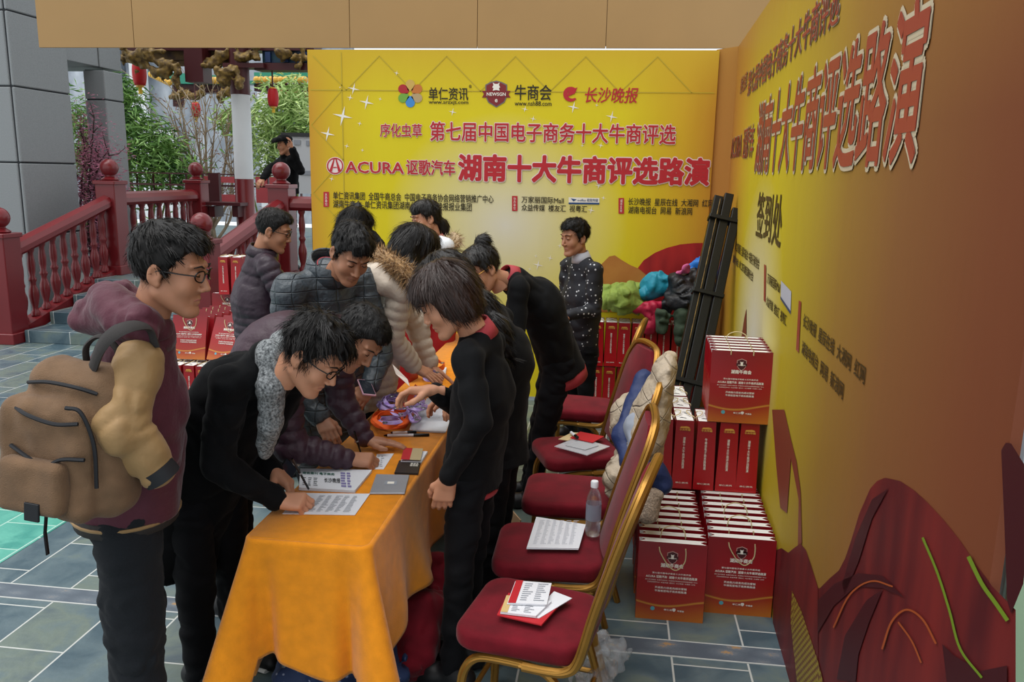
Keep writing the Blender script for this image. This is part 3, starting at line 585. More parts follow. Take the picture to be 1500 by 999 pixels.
g = G(); wline(g, [c3(*p) for p in ((890, 470), (945, 600), (990, 740), (1030, 880), (1110, 985))], 3.6, 4); wline(g, [c3(*p) for p in ((1060, 540), (1110, 640), (1160, 710), (1205, 775))], 6, 4); wobj(g, 'printed_green_line', mat('wall_green', '#6a8420', .5))
g = G(); wline(g, [c3(*p) for p in ((740, 880), (775, 780), (830, 735), (890, 770), (940, 860))], 3, 4); wline(g, [c3(*p) for p in ((800, 780), (850, 850), (885, 930))], 2.5, 4)
wline(g, [c3(*p) for p in ((560, 800), (620, 680), (700, 630), (780, 650))], 2.5, 4); wobj(g, 'printed_orange_line', M_silkl)
g = G(); wpoly(g, [c3(*p) for p in ((330, 0), (375, 0), (400, 110), (420, 190), (435, 300), (440, 490), (425, 500), (428, 330), (400, 180), (385, 380), (360, 360), (345, 200))][::-1], 2); wpoly(g, [(1083, 520), (1091, 465), (1094, 452), (1094, 500), (1093, 520)][::-1], 2); wobj(g, 'printed_peak', mat('wall_peak', '#7d3a26', .5))
M_weave = bpy.data.materials.new('woven_print'); M_weave.use_nodes = True; nt = M_weave.node_tree; ck = nt.nodes.new('ShaderNodeTexChecker'); ck.inputs['Scale'].default_value = 60; ck.inputs['Color1'].default_value = lin('#9c8a2a'); ck.inputs['Color2'].default_value = lin('#6a3a1c')
tc = nt.nodes.new('ShaderNodeTexCoord'); nt.links.new(tc.outputs['Object'], ck.inputs[0]); nt.links.new(ck.outputs[0], nt.nodes['Principled BSDF'].inputs['Base Color'])
g = G(); wpoly(g, [c3(*p) for p in ((400, 780), (405, 665), (440, 740), (500, 920), (560, 1150), (440, 1150))][::-1], 3); wobj(g, 'woven_strip', M_weave)
# pale green board leaning by the near end of the banner
a = P(1497, 745, 1.52); b_ = P(1472, 1010, 1.5)
g = G(); g.poly([a, b_, b_+A(.6, .0, -.5), a+A(.9, 0, .1)], (0, .03, 0)); o = g.obj('green_board', mat('pale_green', '#8fa98a', .5)); tag(o, 'pale green board edge at the lower right corner in front of the banner', 'board')

# ------------------------------------------------------------------ pavilion and garden beyond
M_teal = mat('teal_paint', '#1f6b5e', .45); M_blue = mat('blue_paint', '#1c3560', .45); M_green2 = mat('green_glaze', '#2f8f78', .3); M_roofgold = mat('gold_glaze', '#d9a945', .35)
c = P(355, 200, 13); t = thing('pavilion_column', 'round white column with red base and dark red top standing on the pavilion deck', 'column', (c[0], 13, DECK))
z1, z2 = P(355, 262, 13)[2]-DECK, P(355, 139, 13)[2]-DECK; top = P(355, 60, 13)[2]-DECK+.3
g = G(); g.lathe([(.17, 0), (.17, .1), (.15, .13), (.15, z1)], n=24); g.obj('red_base', M_redpaint, t, smooth=True)
g = G(); g.lathe([(.148, z1), (.148, z2)], n=24); g.obj('shaft', M_white, t, smooth=True)
g = G(); g.lathe([(.152, z2), (.155, top)], n=24); g.obj('capital', M_darkred, t, smooth=True)
# painted eave frame
def pbox(g, u0, v0, u1, v1, y, d): a = P(u0, v0, y); b = P(u1, v1, y); g.box(((a[0]+b[0])/2, y+d/2, (a[2]+b[2])/2), (abs(b[0]-a[0]), d, abs(a[2]-b[2])))
t = thing('pavilion_eave', 'painted pavilion eave with gold dragons and red beams above the garden', 'eave', P(355, 80, 13)*A(1, 1, 1))
def eobj(g, n, m, **k): o = g.obj(n, m, t, **k); o.location = tuple(-A(*t.location)); return o
g = G(); pbox(g, 180, 52, 460, 74, 13, .35); eobj(g, 'beam', M_darkred)
g = G(); pbox(g, 178, 60, 350, 88, 13.1, .08); pbox(g, 240, 86, 350, 97, 13.12, .06); eobj(g, 'carved_board', mat('carved_board', '#2a1512', .6, col2='#6d5526', vscale=7, bump=.8, bscale=14))
g = G(); pbox(g, 372, 92, 470, 103, 12.95, .3); pbox(g, 268, 60, 298, 120, 12.8, .3); pbox(g, 326, 92, 386, 99, 12.85, .3); eobj(g, 'red_beam', M_darkred)
g = G(); pbox(g, 384, 74, 460, 92, 13.05, .1); eobj(g, 'painted_panel', mat('eave_paint', '#17454a', .5, col2='#1f2f5a', vscale=6))
g = G()
for u in (392, 418, 446): pbox(g, u-4, 76, u+4, 91, 13, .06)
eobj(g, 'blue_block', M_blue)
def dragon(name, pts, y, r, par, back=0):
    q = [P(u, v, y) for u, v in pts]; lo = np.min(q, 0)-.25; hi = np.max(q, 0)+.25; F = Field(lo, hi, .022)
    sp = spline(q, 5); F.tube(sp, list(np.linspace(r*1.2, r*.7, len(sp))), .03)
    for k in range(0, len(sp)-1, 2): F.tube([sp[k], sp[k]+A(RNG.uniform(-.15, .15), -.03, RNG.uniform(-.15, .15))], [r*.7, r*.2], .02)
    F.noise(.06, 9, 3); F.noise(.03, 24, 4); o = sobj(name, F.mesh(), M_goldleaf, par); o.location = tuple(-A(*par.location)); return o
for pts in (((346, 74), (352, 84), (362, 78), (372, 86), (378, 74)), ((408, 76), (416, 86), (426, 78), (440, 86), (444, 72)), ((298, 96), (312, 94), (322, 84), (332, 80), (334, 70))): dragon('dragon_relief', pts, 12.9, .06, t)
for pts in (((182, 74), (195, 84), (212, 76), (226, 90), (240, 92), (256, 100), (262, 128)), ((184, 86), (200, 90), (222, 100), (240, 108), (252, 92)), ((326, 120), (332, 108), (346, 104), (350, 126))): dragon('carved_bracket', pts, 12.7, .07, t)
# farther roof with glazed tiles
t = thing('far_pavilion_roof', 'farther pavilion roof edge with teal trim and golden tiles', 'roof', tuple(P(300, 120, 17)))
g = G(); a, b_, c_, d_ = P(215, 104, 17), P(240, 122, 17), P(346, 124, 17), P(346, 112, 17); g.poly([a, b_, c_, d_], (0, .3, .0)); pbox(g, 372, 106, 460, 112, 17, .3); pbox(g, 346, 118, 372, 123, 17, .3); eobj(g, 'teal_trim', M_green2)
g = G()
for i in range(9): u = 222+i*3.2; g.ball(P(u, 109+i*1.5, 16.95), .07, 6)
for u in list(range(292, 326, 4))+list(range(376, 450, 7)): g.ball(P(u, 118 if u < 330 else 117, 16.95), .075, 6)
eobj(g, 'gold_tile_end', M_roofgold)
g = G(); pbox(g, 252, 124, 346, 136, 17.1, .3); pbox(g, 372, 122, 460, 134, 17.1, .3); pbox(g, 252, 130, 260, 156, 17.05, .3); eobj(g, 'beam', M_darkred)
for pts in (((258, 140), (270, 136), (282, 142), (296, 136), (304, 142)), ((322, 142), (332, 136), (338, 130), (341, 140)), ((412, 136), (424, 144), (436, 138), (448, 144))): dragon('dragon_relief', pts, 16.95, .07, t)
# lanterns
def lantern(u, v, y, r, h, lbl, hang=.6):
    c = P(u, v, y); t = thing('red_lantern', lbl, 'lantern', tuple(c)); k = 14; pr = [(r*(.6+.4*math.sin(math.pi*(i+.5)/9)**.6), -h/2+h*i/8) for i in range(9)]
    g = G(); n = 28; v_ = []
    for rr, z in pr: v_ += [A(rr*(1 if j % 2 else .93)*math.cos(2*math.pi*j/n), rr*(1 if j % 2 else .93)*math.sin(2*math.pi*j/n), z) for j in range(n)]
    g.raw(v_, [(i*n+j, i*n+(j+1) % n, (i+1)*n+(j+1) % n, (i+1)*n+j) for i in range(8) for j in range(n)]+[tuple(range(n-1, -1, -1)), tuple(8*n+j for j in range(n))]); g.obj('shade', mat('lantern_red', '#b3121a', .5), t, smooth=2)
    g = G(); g.lathe([(r*.55, h/2), (r*.55, h/2+h*.08)], n=16); g.lathe([(r*.55, -h/2-h*.08), (r*.55, -h/2)], n=16); g.obj('cap', M_roofgold, t)
    g = G(); g.lathe([(r*.22, -h/2-h*.08), (r*.3, -h/2-h*.35)], n=10); g.obj('tassel', mat('tassel_yellow', '#d3b03a', .8), t)
    g = G(); g.tube([(0, 0, h/2), (0, 0, h/2+hang)], .012, 6); g.obj('cord', M_darkred, t)
lantern(204, 107, 13.1, .112, .385, 'largest red lantern hanging under the eave at the left beside the granite lintel', .26)
lantern(400, 143, 13.1, .09, .275, 'red lantern hanging between the white column and the yellow backdrop', .36)
lantern(287, 161, 16, .09, .27, 'distant red lantern with yellow tassel hanging in front of the bare tree')
# plants
M_leaf = mat('bamboo_leaf', '#7fa552', .5, col2='#c0d48c', vscale=3); M_leafd = mat('dark_leaf', '#3b6a2c', .5, col2='#85ad56', vscale=3); M_twig = mat('bark', '#8a7763', .8, col2='#a89880', vscale=9); M_pink = mat('pink_blossom', '#b5728a', .6); M_cane = mat('cane', '#6f7f3c', .5)
def leafmesh(centres, n, sz, m, name, par, seed, droop=.5):
    r = np.random.default_rng(seed); g = G()
    for (c, rad) in centres:
        for _ in range(int(n)):
            p = A(*c)+r.normal(0, 1, 3)*rad*.55; d = nrm(A(r.normal(), r.normal(), r.normal()*.4-droop)); w = nrm(np.cross(d, r.normal(0, 1, 3))); l = sz*r.uniform(.6, 1.3); up = np.cross(d, w)*l*.06
            g.raw([p, p+d*l*.4+w*l*.09+up, p+d*l, p+d*l*.4-w*l*.09+up], [(0, 1, 2), (0, 2, 3)])
    o = g.obj(name, m, par, kind='stuff'); o.location = tuple(-A(*par.location)) if par else (0, 0, 0); return o
def bush(name, lbl, base, cl, n, sz, m, cane=True, seed=1):
    t = thing(name, lbl, 'plant', tuple(base)); cl = [(P(u, v, y), r) for u, v, y, r in cl]
    leafmesh(cl, n, sz, m, 'foliage', t, seed); g = G()
    for c, r in cl: b0 = A(base[0]+(c[0]-base[0])*.4, base[1]+(c[1]-base[1])*.5, base[2]); g.tube(spline([b0, (b0+c)/2+A(0, 0, .1), c], 4), .018, 6)
    o = g.obj('stem', M_cane if cane else M_twig, t); o.location = tuple(-A(*t.location))
    return t
ground = DECK-.02
def gb(u, y): p = P(u, 250, y); return (p[0], y, ground)
bush('bamboo_plant', 'leafy green bamboo clump behind the railing right of the grey granite column', gb(200, 14.6), [(178, 160, 14.6, .4), (186, 205, 14.6, .55), (205, 225, 14.5, .6), (225, 245, 14.5, .6), (245, 240, 14.7, .5), (255, 255, 14.6, .5), (200, 185, 14.7, .4), (180, 245, 14.5, .55), (235, 215, 14.6, .35), (178, 135, 14.6, .3)], 420, .2, M_leafd, seed=3)
bush('bamboo_plant', 'pale green bamboo behind the man in the black cap, left of the yellow backdrop', gb(410, 15.5), [(395, 165, 15.5, .5), (415, 175, 15.5, .6), (435, 160, 15.5, .6), (448, 180, 15.4, .5), (400, 200, 15.5, .5), (392, 230, 15.5, .45), (425, 145, 15.5, .4), (440, 195, 15.5, .5), (340, 172, 15.6, .25)], 380, .22, M_leaf, seed=4)
bush('potted_plant', 'green shrub seen in the gap between the two granite pillars', gb(120, 15), [(118, 165, 15, .4), (122, 190, 15, .4), (116, 215, 15, .5), (124, 235, 15, .5)], 300, .18, M_leafd, seed=5)
def branchy(name, lbl, base, tips, m, leafm, nl, ls, seed, r0=.035):
    r = np.random.default_rng(seed); t = thing(name, lbl, 'tree', tuple(base)); g = G(); cl = []
    for (u, v, y) in tips:
        e = P(u, v, y); b0 = A(*base)+A(r.normal()*.05, r.normal()*.05, 0); mid = b0+(e-b0)*.5+r.normal(0, .12, 3); sp = spline([b0, mid, e], 6); g.tube(sp, list(np.linspace(r0, .008, len(sp))), 5)
        for k in range(3, len(sp), 1):
            for _ in range(2):
                d = nrm(e-b0)+r.normal(0, .5, 3); l = r.uniform(.25, .6)*(.35 if leafm == M_pink else 1); q = sp[k]+d*l; g.tube([sp[k], sp[k]+d*l*.5+r.normal(0, .03, 3), q], [.01, .007, .004], 4); cl.append((q, .16))
    o = g.obj('branch', m, t); o.location = tuple(-A(*base)); leafmesh(cl, nl, ls, leafm, 'blossom' if leafm == M_pink else 'dry_leaf', t, seed, .1)
branchy('bare_tree', 'bare tree with pale branches and a few dry leaves behind the deck railing', gb(305, 15), [(245, 160, 15), (262, 140, 15.1), (280, 150, 14.9), (300, 135, 15), (318, 155, 15), (335, 170, 15.1), (240, 190, 14.9), (330, 205, 15), (265, 185, 15.2), (300, 175, 14.8), (250, 215, 15), (338, 225, 15)], M_twig, mat('dry_leaf', '#8a5e48', .7), 2, .1, 11)
branchy('blossom_tree', 'pink flowering branches rising behind the left stair railing at the granite pillar', (P(132, 330, 10.9)[0], 10.9, .0), [(119, 195, 10.9), (124, 210, 10.95), (138, 172, 10.9), (144, 225, 10.9), (160, 228, 10.95), (121, 235, 10.9), (132, 250, 10.85), (118, 262, 10.9), (148, 258, 10.9), (128, 280, 10.9)], mat('dark_twig', '#3a2a28', .8), M_pink, 36, .065, 12, .015)
# back walls of the court, signboard, low red balustrade and bench
g = G(); pbox(g, -200, -60, 520, 330, 21, .2); g.obj('wall_back', mat('rockery', '#77808c', .8, col2='#b9c0c8', vscale=2.6, detail=9, stretch=(1, 1, .6)), kind='structure')
M_wh = mat('white_wall', '#dfe3e6', .7)
g = G(); pbox(g, 186, 60, 225, 330, 20.6, .2); pbox(g, 376, 120, 400, 330, 20.5, .2); pbox(g, 225, 190, 262, 330, 20.7, .2); g.obj('wall_back_pale', M_wh, kind='structure')
g = G(); pbox(g, 162, 60, 185, 200, 20.5, .2); g.obj('wall_back_grey', mat('dark_cladding', '#5b626b', .7, var=.3, vscale=3, stretch=(8, 1, 1)), kind='structure')
t = thing('signboard', 'light grey information board with dark frame behind the man in the black cap', 'sign', tuple(P(445, 240, 12.4)))
g = G(); pbox(g, 413, 200, 462, 284, 12.4, .06); eobj(g, 'panel', mat('board_grey', '#b9bcc0', .5)); g = G(); pbox(g, 411, 194, 464, 200.5, 12.38, .1); eobj(g, 'frame', M_frame)
for u in (417, 458): g = G(); a = P(u, 280, 12.45); g.tube([a, A(a[0], a[1], DECK)], .03); eobj(g, 'leg', M_frame)
g = G(); pbox(g, 430, 205, 440, 212, 12.385, .01); pbox(g, 448, 206, 453, 213, 12.385, .01); pbox(g, 440, 250, 458, 256, 12.385, .01); eobj(g, 'print', M_greyink)
t = thing('far_balustrade', 'dark red latticed railing with bench along the far edge of the pavilion deck', 'railing', tuple(P(260, 260, 13.8)))
g = G(); pbox(g, 170, 253, 470, 257.5, 13.9, .1); pbox(g, 170, 270, 470, 274, 13.9, .1); eobj(g, 'handrail', M_darkred)
for u in range(175, 470, 24): g = G(); pbox(g, u, 255, u+3, 300, 13.95, .06); eobj(g, 'baluster', M_darkred)
M_fr = mat('faded_red', '#b2474c', .5)
for q in ((292, 258, 346, 268), (292, 284, 346, 300), (374, 259, 412, 298)): g = G(); pbox(g, *q, 14.6, .06); eobj(g, 'red_panel', M_fr)
t = thing('bench', 'dark red wooden bench at the foot of the white column', 'bench', tuple(P(330, 300, 13)))
g = G(); pbox(g, 300, 296, 352, 302, 12.6, .4); eobj(g, 'seat', M_darkred)
for u in (306, 340): g = G(); pbox(g, u, 302, u+9, 318, 12.65, .3); eobj(g, 'leg', M_darkred)
g = G(); pbox(g, 304, 253, 322, 298, 13.1, .08); eobj(g, 'backrest', M_darkred)

# ------------------------------------------------------------------ tables under plush cloths
TX0, TX1 = -1.165, -.755
def table(y0, y1, lbl):
    t = thing('folding_table', lbl, 'table', ((TX0+TX1)/2, (y0+y1)/2, 0), 0, None); w, l = TX1-TX0-.02, y1-y0-.02
    g = G(); g.rbox((0, 0, .735), (w, l, .03), .01); g.obj('tabletop', mat('table_board', '#6d5a48', .5), t)
    for sx in (-1, 1):
        for sy in (-1, 1): g = G(); g.tube([(sx*(w/2-.04), sy*(l/2-.12), .72), (sx*(w/2-.04), sy*(l/2-.12), 0)], .013); g.obj('leg', M_metal, t)
    return t
table(2.42, 4.2, 'folding table hidden under the near orange plush cloth'); table(4.24, 6.1, 'second folding table hidden under the far orange plush cloth')
def drape(name, y0, y1, lbl, seed, hems):
    r = .03; per = []                                  # walk round the top edge: (x, y, nx, ny, side, along)
    def side(ax, ay, bx, by, nx, ny, k, n):
        for i in range(n): q = i/n; per.append((ax+(bx-ax)*q, ay+(by-ay)*q, nx, ny, k, q))
    def corner(cx, cy, a0, k, n=14):
        for i in range(n): a = a0+math.pi/2*i/n; per.append((cx+r*math.cos(a), cy+r*math.sin(a), math.cos(a), math.sin(a), k, i/n))
    x0, x1 = TX0, TX1
    side(x0+r, y0, x1-r, y0, 0, -1, 0, 40); corner(x1-r, y0+r, -math.pi/2, 4); side(x1, y0+r, x1, y1-r, 1, 0, 1, 110); corner(x1-r, y1-r, 0, 5)
    side(x1-r, y1, x0+r, y1, 0, 1, 2, 30); corner(x0+r, y1-r, math.pi/2, 6); side(x0, y1-r, x0, y0+r, -1, 0, 3, 80); corner(x0+r, y0+r, math.pi, 7)
    n = len(per); rng = np.random.default_rng(seed); ph = rng.uniform(0, 6, 6); v = []; K = 34
    def hem(k, q):
        if k == 0: return hems[0]+.03*math.sin(q*5+1)
        if k == 1: return hems[1]+(hems[2]-hems[1])*min(1, q*2.2)+.05*math.sin(q*9)
        if k == 4: return hems[0]+(hems[1]-hems[0])*q-.13*math.sin(math.pi*q)
        if k == 7: return hems[3]+(hems[0]-hems[3])*q-.13*math.sin(math.pi*q)
        return hems[3]
    L = 0; pos = []
    for i in range(n): pos.append(L); L += math.hypot(per[(i+1) % n][0]-per[i][0], per[(i+1) % n][1]-per[i][1])
    for j in range(K+1):
        for i, (x, y, nx, ny, k, q) in enumerate(per):
            h = hem(k, q); s_ = j/K
            if j < 4: z = .762-.012*(j/4)**2; o = .012*math.sin(j/4*math.pi/2)
            else:
                t_ = (j-4)/(K-4); z = .75+(h-.75)*t_; dp = .75-z; o = .012+.06*dp
                if k >= 4: o += .3*dp*math.sin(math.pi*q)**1.5
                else:
                    e = min(q, 1-q)*(x1-x0 if k in (0, 2) else y1-y0); near = math.exp(-((e-.045)/.035)**2) if k == 0 else math.exp(-(e/.09)**2); o -= (.13 if k == 0 else .05)*near*dp
                    o += dp*(.05*math.sin(pos[i]*11+ph[0])+.03*math.sin(pos[i]*23+ph[1]))*(1-near)*(1 if k == 1 else .35)
            if k == 1 and j >= 4: o += .06*dp*math.sin(pos[i]*5-dp*6)+.02*dp*math.sin(pos[i]*17+dp*9)
            v.append((x+nx*o, y+ny*o, z))
    f = [(j*n+i, (j+1)*n+i, (j+1)*n+(i+1) % n, j*n+(i+1) % n) for j in range(K) for i in range(n)]
    g = G(); g.raw(v, f); g.raw(v[:n], [tuple(range(n))]); o = g.obj(name, M_cloth, smooth=2, solid=.006); tag(o, lbl, 'tablecloth'); return o
drape('tablecloth', 2.40, 4.21, 'orange plush tablecloth hanging to the floor at the near end where two men write', 1, (.31, .26, .36, .22)); drape('tablecloth', 4.23, 6.12, 'orange plush tablecloth on the farther table behind the women in black suits', 2, (.3, .3, .3, .3))

# ------------------------------------------------------------------ banquet chairs (sitter looks to -x)
def chair(lbl, loc, rz):
    t = thing('banquet_chair', lbl, 'chair', loc, rz, None)
    F = Field((-.3, -.28, .36), (.3, .28, .52), .009)
    def seat(x, y, z):
        hw = .215-.02*np.clip((x+.23)/.46, 0, 1); ax = np.abs(x+.01)-.225; ay = np.abs(y)-hw; r = .085; qx, qy = np.maximum(ax+r, 0), np.maximum(ay+r, 0)
        d2 = np.sqrt(qx*qx+qy*qy)+np.minimum(np.maximum(ax+r, ay+r), 0)-r; crown = .012*np.clip(1-(x/.23)**2, 0, 1)*np.clip(1-(y/.22)**2, 0, 1); dz = np.abs(z-.436-crown*.5)-.036-crown*.5
        a, b = np.maximum(d2+.024, 0), np.maximum(dz+.024, 0); return (np.sqrt(a*a+b*b)+np.minimum(np.maximum(d2+.024, dz+.024), 0)-.024).astype(np.float32)
    F.put((-.3, -.28, .36), (.3, .28, .52), seat); sobj('seat', F.mesh(), M_velvet, t)
    def bp(y, h): x = .2+.15*(h-.42)/.62+.03*((h-.42)/.62)**2; return A(x, y, h)
    g = G(); n = 13; hh = np.linspace(.5, 1.03, 16); v = []                # upholstered back, slightly cupped, rounded shoulders
    for s_ in (0, 1):
        for h in hh:
            w = .185 if h < .9 else .185-.085*((h-.9)/.13)**2
            for i in range(n): y = w*(i/(n-1)*2-1); v.append(bp(y, h)+A((.024*(1-(y/.2)**2)+.004)*(-1 if s_ == 0 else .55), 0, 0))
    m = len(hh)*n; f = []
    for s_ in (0, 1):
        for j in range(len(hh)-1):
            for i in range(n-1):
                q = (s_*m+j*n+i, s_*m+j*n+i+1, s_*m+(j+1)*n+i+1, s_*m+(j+1)*n+i); f.append(q if s_ else q[::-1])
    ring = [i for i in range(n)]+[j*n+n-1 for j in range(1, len(hh))]+[(len(hh)-1)*n+i for i in range(n-2, -1, -1)]+[j*n for j in range(len(hh)-2, 0, -1)]
    f += [(ring[i], ring[(i+1) % len(ring)], m+ring[(i+1) % len(ring)], m+ring[i]) for i in range(len(ring))]
    g.raw(v, f); g.obj('backrest', M_velvet, t, smooth=True)
    def ribbed(g, pts, r):                             # tube profile with three flutes
        k = spline(pts, 5); g.tube(k, r, 8)
        for s_ in (-1, 0, 1): g.tube([p+A(0, 0, 0)+A(-r*.62, s_*r*.55, r*.25) for p in k], r*.38, 5)
    arch = [bp(-.2, .44), bp(-.2, .6), bp(-.2, .75), bp(-.2, .9), bp(-.185, .98), bp(-.13, 1.04), bp(0, 1.055), bp(.13, 1.04), bp(.185, .98), bp(.2, .9), bp(.2, .75), bp(.2, .6), bp(.2, .44)]
    low = [A(.02, -.2, .385), A(.1, -.2, .385), A(.165, -.2, .395)]
    g = G(); ribbed(g, low+arch+[A(p[0], -p[1], p[2]) for p in low[::-1]], .0165); g.obj('back_frame', M_gold, t, smooth=True)
    for s_ in (-1, 1):
        y = s_*.19; g = G(); ribbed(g, [(-.21, y, 0), (-.2, y, .2), (-.19, y, .31), (-.15, y, .37), (-.08, y, .385), (.06, y, .38), (.12, y, .35), (.15, y, .29), (.2, y, .12), (.235, y, 0)], .015); g.obj('leg', M_gold, t, smooth=True)
    g = G(); g.tube([(-.203, -.19, .16), (-.203, .19, .16)], .01); g.tube([(.19, -.19, .16), (.19, .19, .16)], .01)
    for s_ in (-1, 1): g.tube([(-.203, s_*.19, .16), (.19, s_*.19, .16)], .01)
    g.obj('stretcher', M_gold, t, smooth=True); return t
CH = chair('gold framed banquet chair with red velvet seat nearest the camera, booklets on its seat', (-.22, 2.6, 0), math.radians(-11))
for x, y, rz, lb in ((-.2, 3.14, 1, 'red velvet banquet chair with white papers and a water bottle on its seat'), (-.15, 3.76, 0, 'empty red velvet banquet chair with a beige jacket over its back'),
    (-.15, 4.4, 20, 'red velvet banquet chair with a plastic folder and red envelope on its seat'), (-.17, 5.3, -8, 'red velvet banquet chair standing next to the legs of the man in the dotted jacket')):
    dup(CH, (x, y, 0), (0, 0, math.radians(rz)), lb)

# ------------------------------------------------------------------ paper gift bags
def bag_body(w, d, h, top):                            # local: base centre at 0, front face on -y; mouth pinched towards the top
    o = G(); v = []; e = .0015
    def ringz(z, dd, ww=w, fold=0): return [A(-ww/2, -dd/2, z), A(ww/2, -dd/2, z), A(ww/2-fold, 0, z), A(ww/2, dd/2, z), A(-ww/2, dd/2, z), A(-ww/2+fold, 0, z)]
    R = ringz(0, d)+ringz(h*.55, d, fold=.004)+ringz(h, top, fold=.028)
    f = [(5, 4, 3, 2, 1, 0)]
    for k in (0, 6):
        for i in range(6): f.append((k+i, k+(i+1) % 6, k+6+(i+1) % 6, k+6+i))
    return R, f
def make_bag(kind, lbl, loc, rz, group):
    w, d, h, top = (.3, .068, .37, .044) if kind == 'F' else (.24, .105, .37, .085)
    t = thing('paper_gift_bag', lbl, 'bag', loc, rz, group); 
    if kind == 'S': w, d = d, w
    g = G(); e = .0012
    if kind == 'F':
        R, f = bag_body(w, d, h, top); g.raw(R, f); g.m = [1]*len(f)
        for i in (1, 7): g.m[i] = 0; 
        for i in (4, 10): g.m[i] = 0
    else:
        R = [A(sx*w/2, sy*d/2, 0) for sx, sy in ((-1, -1), (1, -1), (1, 1), (-1, 1))]+[A(sx*w/2*.86, sy*d/2*.97, h) for sx, sy in ((-1, -1), (1, -1), (1, 1), (-1, 1))]
        f = [(3, 2, 1, 0), (0, 1, 5, 4), (1, 2, 6, 5), (2, 3, 7, 6), (3, 0, 4, 7)]; g.raw(R, f); g.m = [1, 2, 1, 2, 1]
    g.obj('paper_body', [M_bagfront, M_bagside, M_bagspine], t)
    g = G()                                            # white turned-down inside of the mouth
    if kind == 'F':
        q = [p*A(.995, .94, 1) for p in R[12:]]; g.raw([p-A(0, 0, .0015) for p in q]+[p*A(.97, .8, 1)-A(0, 0, .03) for p in q], [(0, 1, 2, 3, 4, 5), (6, 7, 8, 9, 10, 11)]+[(i, (i+1) % 6, 6+(i+1) % 6, 6+i) for i in range(6)])
    else:
        q = [p*A(.95, .97, 1) for p in R[4:]]; g.raw([p-A(0, 0, .003) for p in q]+[p*A(.9, .95, 1)-A(0, 0, .03) for p in q], [(0, 1, 2, 3)]+[(i, (i+1) % 4, 4+(i+1) % 4, 4+i) for i in range(4)])
    g.obj('white_lining', M_bagin, t)
    return t, w, d, h, top
M_bagspine = bagprint('bag_spine', [(0, '#b01018'), (.5, '#a50f18'), (1, '#8c0d16')], False)
def handle(t, w, y, h, style, out):                    # cord loop threaded through the face
    g = G(); s_ = .055
    if style == 'down': pts = [(-s_*1.1, y-.003, h-.022), (-s_*.95, y-.008, h-.05), (-s_*.3, y-.009, h-.105), (s_*.35, y-.009, h-.125), (s_*.95, y-.008, h-.09), (s_*1.05, y-.006, h-.05), (s_, y-.003, h-.022)]
    elif style == 'up': pts = [(-s_, y, h-.02), (-s_, y-.004, h), (-s_*.8, y+.004, h+.03), (0, y+.01, h+.045), (s_*.8, y+.006, h+.03), (s_, y-.004, h), (s_, y, h-.02)]
    else: pts = [(-s_, y-.003, h-.02), (-s_, y+.0, h+.003), (-s_*.97, y+.01, h-.006), (-s_*.9, y+.012, h-.02), (s_*.9, y+.012, h-.02), (s_*.95, y+.01, h-.004), (s_, y, h+.004), (s_, y-.003, h-.02)]
    g.tube(spline(pts, 4), .0028, 6); g.obj('rope_handle', M_rope, t)
